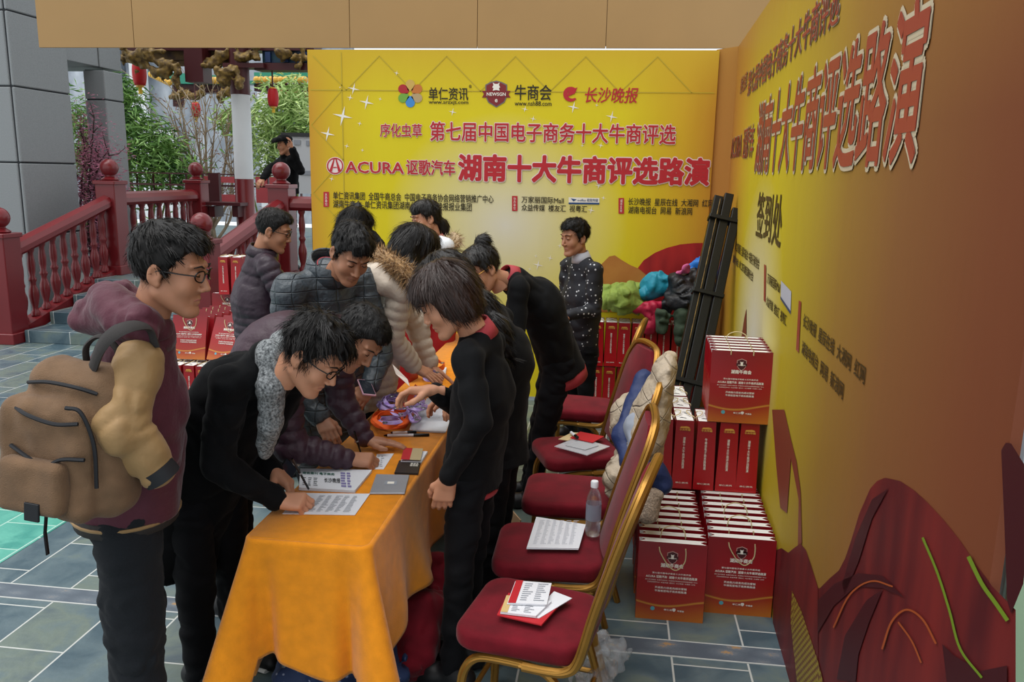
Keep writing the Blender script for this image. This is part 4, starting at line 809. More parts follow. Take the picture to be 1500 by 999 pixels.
def front_print(t, w, d, h, top):
    def pt(x, z, lay): k = np.clip((z/h-.55)/.45, 0, 1); return A(x, -(d/2*(1-k)+top/2*k)-.0006*lay, z)
    g = G(); gg = G(); g2 = G(); cz = h*.82
    def tline(g, s_, z, w_, hh, bold=.01): sl = (d-top)/2/(h*.45) if z > .55*h else 0; write(g, s_, pt(-w_/2, z, 1), X, nrm(A(0, sl, 1)), w_, hh, A(0, -.0008, 0), bold)
    tline(g, '第七届中国电子商务十大牛商评选', h*.605, .17, .008, .008); tline(g, 'ACURA 讴歌汽车  湖南十大牛商评选路演', h*.552, .225, .013, .02)
    tline(g, '单仁资讯集团  全国牛商总会  中国电子商务协会网络营销推广中心', h*.518, .23, .006, 0); tline(g, '万家丽国际Mall  众益传媒  楼友汇  长沙晚报  大湘网  红网', h*.488, .21, .006, 0); 
    tline(g, '开启助力您走向成功营销', h*.415, .14, .011, .015); tline(g, '牛商祝您电子商务路路通', h*.372, .14, .011, .015)
    tline(g, '单仁资讯', h*.13, .05, .009, .01); g.obj('white_lettering', M_whitep, t)
    tline(g2, '湖南牛商会', h*.69, .1, .02, .03); g2.obj('crest_lettering', M_whitep, t); g3 = G(); g3.poly([pt(x*.0295, cz+z*.0295, 1) for x, z in ((-.8, .7), (-.8, -.2), (-.5, -.75), (0, -1.1), (.5, -.75), (.8, -.2), (.8, .7), (0, 1))]); g3.obj('crest_outline', mat('bag_outline', '#b98f88', .5), t)
    for r, lay in ((.026, 2),): gg.poly([pt(x*r, cz+z*r, lay) for x, z in ((-.8, .7), (-.8, -.2), (-.5, -.75), (0, -1.1), (.5, -.75), (.8, -.2), (.8, .7), (0, 1))])
    gg.poly([pt(x, cz+z, 2) for x, z in ((-.026, .006), (-.026, -.008), (.026, -.008), (.026, .006))]); gg.obj('dark_crest', mat('bag_crest', '#451519', .4), t)
    g = G(); g.poly([pt(x*.011, cz+.004+z*.011, 3) for x, z in ((-.7, 1), (-.5, 0), (-.6, -1), (.6, -1), (.5, 0), (.7, 1), (.3, .7), (-.3, .7))]); write(g, 'NEWSGN', pt(-.018, cz-.006, 3), X, Z, .036, .005, A(0, -.0006, 0), .02); write(g, '牛商会', pt(.035, h*.125, 1), X, Z, .03, .009, A(0, -.0008, 0), .02)
    c = (.02, h*.145); g.poly([pt(c[0]+x*.009, c[1]+z*.009, 2) for x, z in ((-.8, .7), (-.8, -.2), (0, -1), (.8, -.2), (.8, .7), (0, 1))]); g.obj('crest_emblem', M_whitep, t)
    g = G(); g.poly([pt(-.075+.01*math.cos(a), h*.145+.01*math.sin(a), 1) for a in np.linspace(0, 6.28, 12, endpoint=False)]); g.obj('flower_mark', mat('bag_mark', '#58a3b0', .4), t)
def spine_print(t, w, d, h):
    sl = d*.03/2/h
    def o(x, z): return A(x, -d/2*(1-.03*z/h)-.0008, z)
    g = G(); write(g, '湖南十大牛商评选路演' if t['spine'] else '牛商会电子商务路路通', o(-.0065, h*.3), X, nrm(A(0, sl, 1)), .013, h*.46, A(0, -.0006, 0), .015, vertical=True)
    write(g, '单仁资讯', o(-.033, h*.08), X, Z, .066, .009, A(0, -.0006, 0), .02); g.obj('white_lettering', M_whitep, t)
    g = G(); write(g, '十大牛商', o(-.028, h*.85), X, Z, .056, .012, A(0, -.0006, 0), .05); g.poly([o(x*.026, h*.895+z*.008)-A(0, .0008, 0) for x, z in ((-1, -.4), (-.5, -.4), (0, -.4), (.5, -.4), (1, -.4), (.8, .6), (.3, 1), (-.3, .8), (-.8, .7))]); g.obj('gold_emblem', M_goldp, t)
ORL = ['leftmost', 'second from left', 'third from left', 'fourth from left', 'middle one', 'fourth from right', 'third from right', 'second from right', 'rightmost']
ORD = ['front', 'second', 'third', 'fourth', 'fifth', 'sixth', 'seventh', 'eighth', 'ninth', 'tenth']
PROT = {}
def proto(key):
    kind, style, pr = key
    if key in PROT: return PROT[key]
    t, w, d, h, top = make_bag(kind, '', (0, 0, 0), 0, 'red paper gift bags'); t['spine'] = pr != 2
    if kind == 'F':
        handle(t, w, -top/2, h, style, 1)
        if pr: front_print(t, w, d, h, top)
    else:
        for s_ in (-1, 1):
            g = G(); x = s_*w*.43; g.tube(spline([(x, -.05, h-.02), (x+s_*.006, -.05, h), (x-s_*.02, -.03, h+.008), (x-s_*.03, .02, h+.012), (x-s_*.006, .05, h+.004), (x, .05, h-.02)], 4), .0027, 6); g.obj('rope_handle', M_rope, t)
        g = G(); r = np.random.default_rng(5)
        for _ in range(4): c = A(r.uniform(-.02, .02), r.uniform(-.07, .07), h-.0015); a = r.uniform(-.6, .6); dd = A(math.cos(a), math.sin(a), 0)*.016; nn = A(-dd[1], dd[0], 0)*.22; g.poly([c-dd-nn, c+dd-nn*.5, c+dd+nn*.5, c-dd+nn])
        if pr >= 1: g.obj('brush_stroke', M_ink, t)
        spine_print(t, w, d, h)
    del t['spine']; PROT[key] = t; t['_free'] = 1; return t
def bag(kind, style, pr, loc, rot, lbl, group=None):
    t = proto((kind, style, pr))
    if t.get('_free'): o = t; del t['_free']; o.location = loc; o.rotation_euler = rot; o['label'] = lbl
    else: o = dup(t, loc, rot, lbl)
    if '_free' in o: del o['_free']
    o['group'] = group or 'red paper gift bags'; return o
rj = lambda a: random.uniform(-a, a)
def wx(y): return WX+WS*y
# bottom layer by the wall: two columns of bags in file, fronts to the camera
for k in range(9):
    bag('F', 'down' if k == 0 else ('up' if k in (1, 4) else 'flop'), 1 if k == 0 else 0, (.318+rj(.006), 3.475+.075*k, 0), (0, 0, rj(.015)), ('front red gift bag with full printed face on the floor, left column beside the chairs' if k == 0 else f'red gift bag, {ORD[k]} from the front in the left file of the floor-level bags'), 'gift bags at floor level by the banner wall')
for k in range(9):
    bag('F', 'down' if k == 0 else ('up' if k in (2, 4) else 'flop'), 1 if k == 0 else 0, (.63+.0026*k+rj(.003), 3.575+.075*k, 0), (0, 0, rj(.012)), ('front red gift bag with full printed face on the floor beside the banner wall' if k == 0 else f'red gift bag, {ORD[k]} from the front in the right file of the floor-level bags'), 'gift bags at floor level by the banner wall')
for k in range(6):                                     # hidden files carrying the rows above
    for x in (.318, .64): bag('F', 'flop', 0, (x, 4.24+.13*k, 0), (0, 0, 0), 'red gift bag at floor level underneath the rows of upright spines', 'gift bags under the spines')
# second layer: gusset spines to the camera
for r_ in range(3):
    for c in range(5 if r_ == 0 else 2):
        bag('S', '', 2 if c == 2 else 1, (.292+.1075*c+(.004 if c > 1 else 0)+rj(.003), 4.235+.245*r_, .372), (0, 0, rj(.03)), f'red gift bag, printed spine out, {["leftmost", "second from left", "middle", "second from right", "rightmost"][c] if r_ == 0 else ["left one", "right one"][c]} of the middle tier\'s {["front", "second", "rear"][r_]} row', 'gift bags with spines out by the banner wall')
# top layer: a file leaning on the wall side
for k in range(6): bag('F', 'up' if k in (4,) else 'flop', 1 if k == 0 else 0, (.66+.002*k+rj(.003), 4.145+.072*k, .745+(.0 if k < 9 else 0)), (0, 0, rj(.015)-.02), ('front red gift bag with full printed face on the top tier beside the banner wall' if k == 0 else f'red gift bag, {ORD[k]} from the front of the top tier beside the banner wall'), 'gift bags on the top tier by the banner wall')
# stack along the backdrop: two tiers of spines
YS = 6.85
for tier in (0, 1):
    for c in range(9):
        if tier == 0 and c in (5,): continue
        x = -.215+.108*c; bag('S', '', 2 if (c+tier) % 4 == 1 else 1, (x, YS-.05+rj(.01), .04+.378*tier), (0, 0, rj(.03)), f'red gift bag, spine out, {ORL[c]} in the {["lower", "upper"][tier]} tier along the yellow backdrop', 'gift bags along the backdrop')
g = G(); g.rbox((.23, YS-.03, .0195), (1.0, .26, .039), .004); tag(g.obj('cardboard_sheet', mat('cardboard', '#8a6f50', .8)), 'flat cardboard under the gift bags along the yellow backdrop', 'cardboard')
bag('F', 'flop', 1, (.34, YS-.25, .0), (0, 0, .05), 'red gift bag facing out on the floor in front of the spines by the backdrop'); 
# left pile by the stair foot: spines below, bags leaning back above
for c in range(6): bag('S', '', 1, (-3.66+.112*c, 6.3+rj(.01), 0), (0, 0, rj(.04)), f'red gift bag, spine out, {["leftmost", "second from left", "third from left", "third from right", "second from right", "rightmost"][c]} at the bottom of the left pile', 'gift bags in the left pile')
for r_ in range(1, 5):
    for c in range(3): bag('F', 'flop', 0, (-3.5+.31*c, 6.42+.09*r_, 0), (0, 0, rj(.03)), 'red gift bag standing at floor level inside the left pile under the leaning bags', 'gift bags under the left pile')
for k in range(7): bag('F', 'down' if k == 0 else 'flop', 1 if k < 1 else 0, (-3.17+.02*k, 6.28+.095*k, .395), (-.42, 0, -.12+rj(.04)), ('tilted gift bag at the front of the left pile, cord hanging down its face' if k == 0 else f'red gift bag leaning back, {ORD[k]} in the right file of the left pile'), 'gift bags in the left pile')
for k in range(6): bag('F', 'down' if k < 2 else 'flop', 1 if k < 2 else 0, (-3.51+.012*k, 6.34+.105*k, .385), (-.22, 0, .06+rj(.04)), ('upright gift bag at the left pile\'s front, under the backpack man\'s face' if k == 0 else f'red gift bag leaning back, {ORD[k]} in the left file of the left pile'), 'gift bags in the left pile')
for c in range(2): bag('F', 'flop', 0, (-3.32+.33*c, 6.98, .0), (0, 0, 0), f'{["left", "right"][c]} gift bag of the floor-level pair behind the left pile'); bag('F', 'flop', 0, (-3.32+.33*c, 6.98, .372), (0, 0, 0), f'{["left", "right"][c]} white-mouthed gift bag of the upper pair at the left pile\'s back')
for c in range(2):
    bag('F', 'down', 0, (-3.85+.2*c, 7.75+.1*c, 0), (0, 0, .3), f'red gift bag at floor level beside the stair newel, {["left", "right"][c]} one', 'gift bags stacked beside the newel'); bag('F', 'down', 1, (-3.84+.2*c, 7.75+.1*c, .372), (0, 0, .2), f'red gift bag facing out under the two upright spines beside the stair newel, {["left", "right"][c]} one', 'gift bags stacked beside the newel')
    bag('S', '', 2-c, (-3.82+.13*c, 7.74, .745-.0*c), (0, 0, .05), f'{["left", "right"][c]} gift bag of the upright spine pair high beside the stair newel', 'gift bags stacked beside the newel')

# ------------------------------------------------------------------ people
def head_field(sex):
    F = Field((-.115, -.14, -.15), (.115, .15, .15), .0042); w = 1 if sex == 'm' else .95
    F.ell((0, -.012, .04), (.075*w, .096, .086)); F.ell((0, .03, -.025), (.062*w, .064, .085), k=.03)
    jw = .05 if sex == 'm' else .043
    for s in (-1, 1):
        F.tube([(s*jw, -.002, -.055), (s*.02, .066, -.1)], [.024, .019], .025); F.ell((s*.038, .062, -.028), (.022, .02, .022), k=.025)
        F.ell((s*.031, .098, .014), (.019, .016, .012), k=.014, op='d'); F.ell((s*.031, .0815, .011), (.0145, .0125, .0125), k=.004)
        F.tube([(s*.012, .092, .036), (s*.048, .076, .036)], [.008, .007], .012)
        F.ell((s*.0125, .1, -.033), (.0085, .0095, .0075), k=.006)
    nf = 0 if sex == 'm' else .006; F.tube([(0, .088-nf*.5, .02), (0, .102-nf, -.012), (0, .113-nf, -.027)], [.0075, .0078-nf*.2, .0092-nf*.3], .01); F.ell((0, .078, -.104), (.021, .019, .016), k=.02)
    F.tube([(-.02, .083, -.063), (0, .0905, -.061), (.02, .083, -.063)], [.005, .0065, .005], .008); F.tube([(-.017, .081, -.073), (0, .0875, -.073), (.017, .081, -.073)], [.005, .0065, .005], .008)
    F.tube([(-.022, .089, -.067), (0, .0985, -.067), (.022, .089, -.067)], .0022, .003, op='d')
    for s in (-1, 1):                                   # ears
        M = rotm(0, 0, s*.35); F.ell((s*.079*w, -.01, -.002), (.009, .021, .032), M, .006); F.ell((s*.089*w, -.008, .003), (.008, .011, .018), M, .005, 'd'); F.ell((s*.077*w, -.002, -.028), (.008, .01, .01), k=.005)
    F.tube([(0, -.025, -.04), (0, -.035, -.15)], [.05 if sex == 'm' else .043]*2, .02)
    return F.mesh()
HEADS = {s: head_field(s) for s in 'mf'}
def hand_field(pose):
    F = Field((-.085, -.05, -.1), (.07, .2, .06), .0034)
    for i, x in enumerate((-.029, -.0105, .008, .0255)): F.tube([(x*.55, 0, 0), (x, .085-.004*i, .001)], [.0165, .0125], .012)
    F.ell((-.002, .05, -.008), (.034, .045, .011), k=.015)
    L = [(.041, .024, .02), (.045, .028, .021), (.041, .026, .02), (.032, .02, .018)]
    C = {'relax': [(.35, .45, .35)]*4, 'flat': [(.06, .12, .1)]*4, 'write': [(.75, .8, .5), (.85, .95, .6), (1., 1.2, .7), (1.1, 1.3, .8)], 'hold': [(.5, .55, .35), (.55, .6, .4), (.6, .65, .4), (.65, .7, .4)]}[pose]
    for i, x in enumerate((-.029, -.0105, .008, .0255)):
        p = A(x, .085-.004*i, .001); a = 0; sp = (i-1.4)*(.10 if pose == 'flat' else .035); pts = [p]
        for l, c in zip(L[i], C[i]): a += c; p = p+l*A(math.sin(sp), math.cos(a)*math.cos(sp), -math.sin(a)); pts.append(p)
        F.tube(pts, [.0103, .0092, .0084, .0072] if i < 3 else [.009, .008, .0074, .0064], .004)
    th = {'relax': [(-.022, .02, -.004), (-.046, .05, -.016), (-.053, .08, -.026), (-.05, .103, -.034)], 'flat': [(-.022, .02, -.004), (-.05, .046, -.012), (-.068, .07, -.014), (-.078, .092, -.014)],
          'write': [(-.022, .02, -.004), (-.046, .045, -.02), (-.047, .075, -.038), (-.036, .098, -.05)], 'hold': [(-.022, .02, -.004), (-.045, .046, -.024), (-.045, .076, -.045), (-.036, .1, -.055)]}[pose]
    F.tube(th, [.016, .0125, .0108, .0086], .008); F.tube([(0, -.045, 0), (0, .012, 0)], [.025, .026], .015, thin=(1, 0, 0), ratio=1.25)
    return F.mesh()
HANDS = {}
def hand(pose, side, p, d, n):                         # d: towards the fingers, n: back of the hand
    if pose not in HANDS: HANDS[pose] = hand_field(pose)
    v, f = HANDS[pose]; y = nrm(d); x = nrm(np.cross(y, n)); z = np.cross(x, y)
    if side == 'l': v = v*A(-1, 1, 1); f = f[:, ::-1]
    return v[:, :1]*x+v[:, 1:2]*y+v[:, 2:]*z+A(*p), f
def hair_field(style, extra=None):
    lo = A(-.16, -.2, -.2); hi = A(.16, .17, .22)
    if extra is not None: lo = np.minimum(lo, np.min([np.min(e, 0) for e, _ in extra], 0)-.09); hi = np.maximum(hi, np.max([np.max(e, 0) for e, _ in extra], 0)+.09)
    F = Field(lo, hi, .005)
    if style in ('short', 'crop', 'fluffy'):
        t = {'short': .012, 'crop': .006, 'fluffy': .014}[style]
        F.ell((0, -.012, .043+t*.4), (.0785+t*.75, .1+t*.8, .089+t)); F.ell((0, .045, .09), (.055, .05, .035+t*.5), k=.03)
        zc = np.interp(F.ax[1], [-.14, -.07, -.035, -.012, .012, .03, .042, .07, .1, .13], [-.06, -.055, -.04, .02, .0, .025, .05, .075, .072, .07])
    elif style == 'bob':
        F.ell((0, -.015, .05), (.09, .112, .1)); F.ell((0, -.025, -.005), (.097, .1, .1), k=.03); F.ell((0, .05, .075), (.07, .052, .05), k=.03)
        zc = np.interp(F.ax[1], [-.15, -.08, -.02, .03, .048, .056, .07, .13], [-.085, -.085, -.075, -.06, -.03, .03, .048, .05])
    elif style in ('bun', 'tail'):
        F.ell((0, -.015, .047), (.085, .107, .097)); F.ell((0, .04, .09), (.06, .052, .04), k=.03)
        zc = np.interp(F.ax[1], [-.14, -.07, -.03, 0, .03, .045, .07, .13], [-.06, -.055, -.035, .01, .03, .05, .07 if style == 'bun' else .045, .07 if style == 'bun' else .04])
    else:
        F.ell((0, -.015, .048), (.091, .112, .099)); F.ell((0, -.04, -.03), (.09, .085, .12), k=.04); F.ell((0, .045, .085), (.066, .05, .045), k=.03)
        zc = np.interp(F.ax[1], [-.2, -.02, .03, .05, .06, .08, .13], [-.3, -.3, -.1, -.05, .03, .06, .06])
    cutz = zc[None, :, None]-F.ax[2][None, None, :]; F.D = np.maximum(F.D, cutz.astype(np.float32))
    if style == 'bun': F.ell((0, -.085, .13), (.042, .042, .036), k=.01)
    for pts, r in (extra or []): F.tube(pts, r, .03, thin=(1, 0, 0), ratio=1.3)
    a = {'short': .006, 'crop': .003, 'fluffy': .009}.get(style, .004); F.noise(a, 55, 5); F.noise(.0025 if a > .003 else .0015, 190, 6, (1, 1, .22)); v, f = F.mesh()
    # locks of strands combed away from the crown
    n0 = np.cross(v[f[:, 2]]-v[f[:, 0]], v[f[:, 3]]-v[f[:, 1]]); nv = np.zeros_like(v)
    for k in range(4): np.add.at(nv, f[:, k], n0)
    nv /= np.linalg.norm(nv, axis=1)[:, None]+1e-9; rg = np.random.default_rng(len(v)); L, lift, cnt, wd = {'short': (.03, .12, 700, .0011), 'crop': (.018, .22, 560, .001), 'fluffy': (.046, .26, 700, .0012), 'bun': (.04, .03, 600, .001), 'tail': (.04, .03, 600, .001), 'bob': (.06, .02, 900, .0011)}.get(style, (.07, .03, 800, .0011)); mess = {'short': .17, 'crop': .15, 'fluffy': .24}.get(style, .08)
    SV, SF = [v], [f]; base = len(v); flow = {'short': (0, .5, -.15), 'crop': (0, .4, -.3), 'fluffy': (.1, .5, -.2)}.get(style, (0, -.1, -1))
    for i in rg.integers(0, len(v), cnt):
        cl = rg.normal(0, mess, 3)
        if v[i][1] > .045 and v[i][2] < (.085 if style != 'bob' else .06): continue
        for _ in range(5):
            p = v[i]+rg.normal(0, .0035, 3); n = nv[i]; d = nrm(p-A(0, -.05, .14))*(1 if p[2] > .05 else .5)+A(*flow)+cl+rg.normal(0, .1, 3); d = nrm(d-n*(d@n)); w = np.cross(d, n)*wd; l = L*rg.uniform(.6, 1.2)
            q = [p-n*.002, p+d*l*.45+n*l*lift*.55, p+d*l*.95+n*l*lift*.7-A(0, 0, l*.12)]; SV.append(np.array([q[0]-w, q[0]+w, q[1]-w, q[1]+w, q[2]-w*.3, q[2]+w*.3])); SF.append(np.array([[0, 1, 3, 2], [2, 3, 5, 4]])+base); base += 6
    return np.concatenate(SV), np.concatenate(SF)
def toworld(vf, c, M): return vf[0]@M.T+c, vf[1]
def glasses(par, c, M, loc, m, half=False):
    g = G(); T = lambda p: M@A(*p)+c-loc
    for s in (-1, 1):
        pts = [(s*.034+.022*math.cos(a)*(1 if abs(math.cos(a)) < .8 else .98), .104-.012*abs(math.cos(a))*(1 if s*math.cos(a) > 0 else 0), .011+.0165*math.sin(a)) for a in np.linspace(0, 2*math.pi, 17)]
        g.tube([T(p) for p in pts], .0022, 5)
        g.tube([T(p) for p in ((s*.056, .094, .014), (s*.074, .06, .014), (s*.08, .0, .012), (s*.08, -.03, -.002))], .0022, 5)
    g.tube([T(p) for p in ((-.012, .105, .015), (0, .108, .017), (.012, .105, .015))], .0018, 5); f = g.obj('glasses', m, par, smooth=True); return f
def band(name, par, m, c, ax, r0, r1, h, loc, lat=None, th=.006, sq=1, tilt=0, gap=None, n=28):
    ax = nrm(ax); u = nrm(np.cross(ax, lat if lat is not None else A(1, 0, .3))); w = np.cross(u, ax) if lat is None else nrm(lat-ax*(lat@ax)); g = G(); v = []
    a0, a1 = (0, 2*math.pi) if gap is None else (gap[0]+gap[1], gap[0]+2*math.pi-gap[1])
    prof = ((r0, 0), ((r0+r1)/2+.002, h*.5), (r1, h), (r1-th, h), ((r0+r1)/2-th, h*.5), (r0-th, 0)); k = len(prof)
    for i in range(n+1):
        a = a0+(a1-a0)*i/n; d = math.cos(a)*u*sq+math.sin(a)*w
        for r, z in prof: v.append(c+d*r+ax*(z+tilt*math.cos(a)*r)-loc)
    f = [(i*k+j, i*k+(j+1) % k, (i+1)*k+(j+1) % k, (i+1)*k+j) for i in range(n) for j in range(k)]
    if gap is not None: f += [tuple(range(k)), tuple(n*k+j for j in range(k-1, -1, -1))]
    g.raw(v, f); return g.obj(name, m, par, smooth=2)
def person(label, J, hd, sex='m', hair=None, skin=None, top=None, bot=None, shoes=True, hands=None, eyes=True, shoe_m=None):
    """J: joints in metres (pel, che, nk, S/E/W r,l, K/A r,l); hd = (centre, face direction, up)"""
    skin = skin or M_skin; lat = nrm(J['lat']); c = A(*hd[0]); M = frame(hd[1], hd[2]); sw = J.get('sw', .17)
    ax = nrm(A(*J['nk'])-A(*J['che']))
    for s, q in (('r', 1), ('l', -1)): J.setdefault('S'+s, A(*J['nk'])-ax*.055+lat*sw*q)
    hw = J.get('hw', .085)
    for s, q in (('r', 1), ('l', -1)): J.setdefault('H'+s, A(*J['pel'])+lat*hw*q-A(0, 0, .03))
    gz = min(J['Ar'][2], J['Al'][2])-.075; loc = A(J['pel'][0], J['pel'][1], gz)
    t = thing('person', label, 'person', tuple(loc), 0)
    # body: one skin mesh - core, neck, head, arms, hands
    pts = [v for v in J.values() if isinstance(v, np.ndarray) and v.shape == (3,)]; lo = np.min([p for p in pts], 0)-.14; hi = np.max([p for p in pts], 0)+.14
    F = Field(lo, np.maximum(hi, c+.05), .014); slim = J.get('core', 1)
    F.tube([J['pel'], J['che'], A(*J['nk'])-ax*.05], [.1*slim, .115*slim, .05], .04, thin=lat, ratio=1.5); F.tube([A(*J['nk'])-ax*.06, c+M@A(0, -.03, -.06)], [.055, .048], .02)
    for s in 'rl':
        F.tube([J['S'+s], J['E'+s], J['W'+s]], [.043, .036, .026], .02); F.tube([J['H'+s], J['K'+s], J['A'+s]], [.07, .045, .034], .03)
    parts = [F.mesh(), toworld(HEADS[sex], c, M)]
    for s in 'rl':
        h = (hands or {}).get(s)
        if h: parts.append(hand(h[0], s, J['W'+s], h[1], h[2]))
    sobj('body', join(parts), skin, t, loc)
    T = lambda p: M@A(*p)+c-loc
    if eyes:
        for s in (-1, 1): g = G(); g.tube([T((s*.018, .092, .012)), T((s*.031, .0955, .0085)), T((s*.044, .09, .011))], [.0012, .0022, .0014], 6); g.obj('eye', M_eye, t)
        for s in (-1, 1): g = G(); g.tube([T((s*.016, .1, .033)), T((s*.032, .0985, .04)), T((s*.05, .084, .034))], [.0022, .003, .0014], 6); g.obj('eyebrow', M_hair, t, smooth=2)
        g = G(); g.tube([T(p) for p in spline([(-.02, .0845, -.0655), (-.008, .0925, -.062), (0, .0925, -.063), (.008, .0925, -.062), (.02, .0845, -.0655)], 4)], .0035, 6); g.tube([T(p) for p in spline([(-.016, .084, -.071), (0, .0912, -.0735), (.016, .084, -.071)], 5)], .0038, 6); g.obj('lips', M_lip, t, smooth=2)
    if hair:
        ex = None
        if len(hair) > 2: ex = [([M.T@(A(*p)-c) for p in e], r) for e, r in hair[2]]
        sobj('hair', toworld(hair_field(hair[0], ex), c, M), hair[1], t, loc)
    if bot:
        pts = [J[k+s] for k in 'HKA' for s in 'rl']+[J['pel']]; F = Field(np.min(pts, 0)-.17, np.max(pts, 0)+.17, .0095); r = bot.get('r', (.088, .062, .052)); b = bot.get('hipr', .155)
        F.tube([A(*J['pel'])+lat*.03, A(*J['pel'])-lat*.03], b*.72, .03)
        for s in 'rl': F.tube([J['H'+s], J['K'+s], A(*J['A'+s])-A(0, 0, .02)], r, .022)
        F.noise(bot.get('wr', .006), 13, 2, (1, 1, 1.6)); F.folds(.007, 12, 3, (1, 1, 1.9)); sobj('trousers', F.mesh(), bot['m'], t, loc)
    if top:
        hem = A(*top['hem']); pts = [J[k+s] for k in 'SEW' for s in 'rl']+[hem, J['che'], J['nk'], J['pel']]; F = Field(np.min(pts, 0)-.24, np.max(pts, 0)+.24, top.get('res', .0085))
        r = top['r']; q = top.get('quilt'); rat = top.get('ratio', 1.45); nk = A(*J['nk']); che = A(*J['che']); dn = nrm(hem-A(*J['pel']))
        s0 = F.tube([hem+dn*.06, J['pel'], che, nk-ax*.07], r, .02, thin=lat, ratio=rat, quilt=q)
        F.tube([nk-ax*.09, nk+ax*top.get('nkh', -.01)], [r[3]*.85, top.get('nr', .07)], .035)
        sr = top['s']
        for s in 'rl':
            F.tube([nk-ax*.035, J['S'+s]], [.055, sr[0]*.9], .045, quilt=None); wv = nrm(A(*J['W'+s])-A(*J['E'+s]))
            F.tube([J['S'+s], J['E'+s], A(*J['W'+s])-wv*top.get('cuff', .015)], sr, .014, quilt=q)
        F.plane(hem, dn); 
        for cp, cn in top.get('cuts', []): F.plane(cp, cn)
        for e in top.get('extra', []): F.tube(*e[:2], **e[2])
        F.noise(top.get('wr', .006), 12, 7, (1, 1, 1.3)); F.folds(top.get('fold', .007 if not q else .004), 13, 8); o = sobj('jacket', F.mesh(), top['m'], t, loc)
        if top.get('collar'):
            cm, r0, r1, h = top['collar']; band('collar', t, cm, nk-ax*.012, ax+nrm(c-nk)*.6, r0, r1, h, loc, lat, .008)
        if top.get('shirt'): band('shirt_collar', t, top['shirt'], nk-ax*.005, ax+nrm(c-nk)*.8, .076, .056, .066, loc, lat, .006)
    if shoes:
        for s in 'rl':
            a = A(*J['A'+s]); fd = nrm(A(*(J.get('foot') if J.get('foot') is not None else np.cross(A(0, 0, 1), lat)))*A(1, 1, 0)); z = gz
            F = Field(a-A(.2, .2, .1), a+A(.2, .2, .1), .008); b = A(a[0], a[1], z+.045)
            F.tube([b-fd*.05, b+fd*.08, b+fd*.16-A(0, 0, .012)], [.042, .043, .034], .02); F.tube([b-fd*.02, a+A(0, 0, .02)], .045, .03); F.plane((0, 0, z+.003), (0, 0, -1)); so = sobj('shoe', F.mesh(), shoe_m or M_shoe, t, loc)
            if shoe_m:
                g = G(); g.tube([A(a[0], a[1], z+.012)-fd*.055-loc, A(a[0], a[1], z+.012)+fd*.165-loc], .046, 10, flat=.25); g.obj('sole', M_sole, so)
    return t, loc, c, M
def legs(pel, lat, gz=0, spread=.1, fwd=(0, 0, 0), knee=(0, 0, 0), ax=None):
    lat = nrm(lat); out = {}; b = A(*pel)
    for s, q in (('r', 1), ('l', -1)):
        a = A(b[0], b[1], gz+.075)+lat*spread*q+A(*fwd)
        if ax is not None: a = A(ax[0], ax[1], gz+.075)+lat*spread*q
        h = b+lat*.085*q; out['A'+s] = a; out['K'+s] = (a+h)/2+A(0, 0, .02)+A(*knee)
    return out
PUFF = (.05, .013)
def fur(par, pts, r, n, l, m, loc, seed=1, rr=None):
    rg = np.random.default_rng(seed); sp = spline(pts, 8); k = len(sp); g = G(); g.tube([p-loc for p in sp], r*.75, 8)
    for _ in range(n):
        i = rg.integers(0, k-1); p = sp[i]+(sp[i+1]-sp[i])*rg.random(); d = nrm(rg.normal(0, 1, 3)); b = p+d*r*.6-loc; e = b+d*l+rg.normal(0, l*.35, 3)-A(0, 0, l*.3); w = nrm(np.cross(d, rg.normal(0, 1, 3)))*.003
        g.raw([b-w, b+w, e], [(0, 1, 2)])
    return g.obj('fur_trim', m, par)

# 1 man with backpack
y = 2.2; lat = A(.53, -.85, 0); pel = P(185, 735, 2.3)
J = dict(lat=lat, pel=pel, che=P(194, 590, 2.28), nk=P(207, 487, 2.22), sw=.175, Er=P(176, 622, 2.01), Wr=P(230, 688, 2.05), El=P(222, 620, 2.48), Wl=P(238, 700, 2.44), **legs(pel, lat, 0, .105))
p1, loc, c, M = person('tall young man in glasses and maroon hooded jacket with tan sleeves, wearing a brown backpack', J, (P(249, 397, 2.2), A(.95, .12, -.2), A(.2, 0, 1)), 'm', ('short', M_hair), M_skin2,
    dict(m=M_maroon, hem=pel+A(0, 0, -.025), r=(.178, .185, .19, .12), s=(.05, .04, .03), ratio=1.15, quilt=(.09, .004), wr=.008, nr=.08, collar=(M_maroon, .1, .085, .05)), dict(m=M_greytr, r=(.105, .092, .07), hipr=.165, wr=.005), hands=None)
F = Field(np.min([J['Sr'], J['Er'], J['Wr'], J['Sl'], J['El'], J['Wl']], 0)-.12, np.max([J['Sr'], J['Er'], J['Wr'], J['Sl'], J['El'], J['Wl']], 0)+.12, .008)
for s in 'rl': F.tube([J['S'+s]+A(0, 0, .0), J['E'+s], J['W'+s]], [.07, .076, .054], .015, quilt=(.085, .007))
F.noise(.008, 14, 4); F.folds(.008, 14, 6); sobj('sleeves', F.mesh(), M_tan, p1, loc)
g = G(); w = nrm(J['Wr']-J['Er']); g.tube([J['Wr']-w*.01-loc, J['Wr']+w*.03-loc], .052, 16); g.obj('cuff', M_zip, p1, smooth=True); g = G(); g.tube([J['Wl']-loc, J['Wl']+A(0, 0, -.03)-loc], .05, 12); g.obj('cuff', M_zip, p1, smooth=True)
band('waistband', p1, M_strap, pel+A(0, 0, -.055), A(0, 0, 1), .176, .184, .05, loc, lat, .012, .88); band('waist_stripe', p1, M_tan, pel+A(0, 0, -.03), A(0, 0, 1), .185, .186, .011, loc, lat, .008, .88)
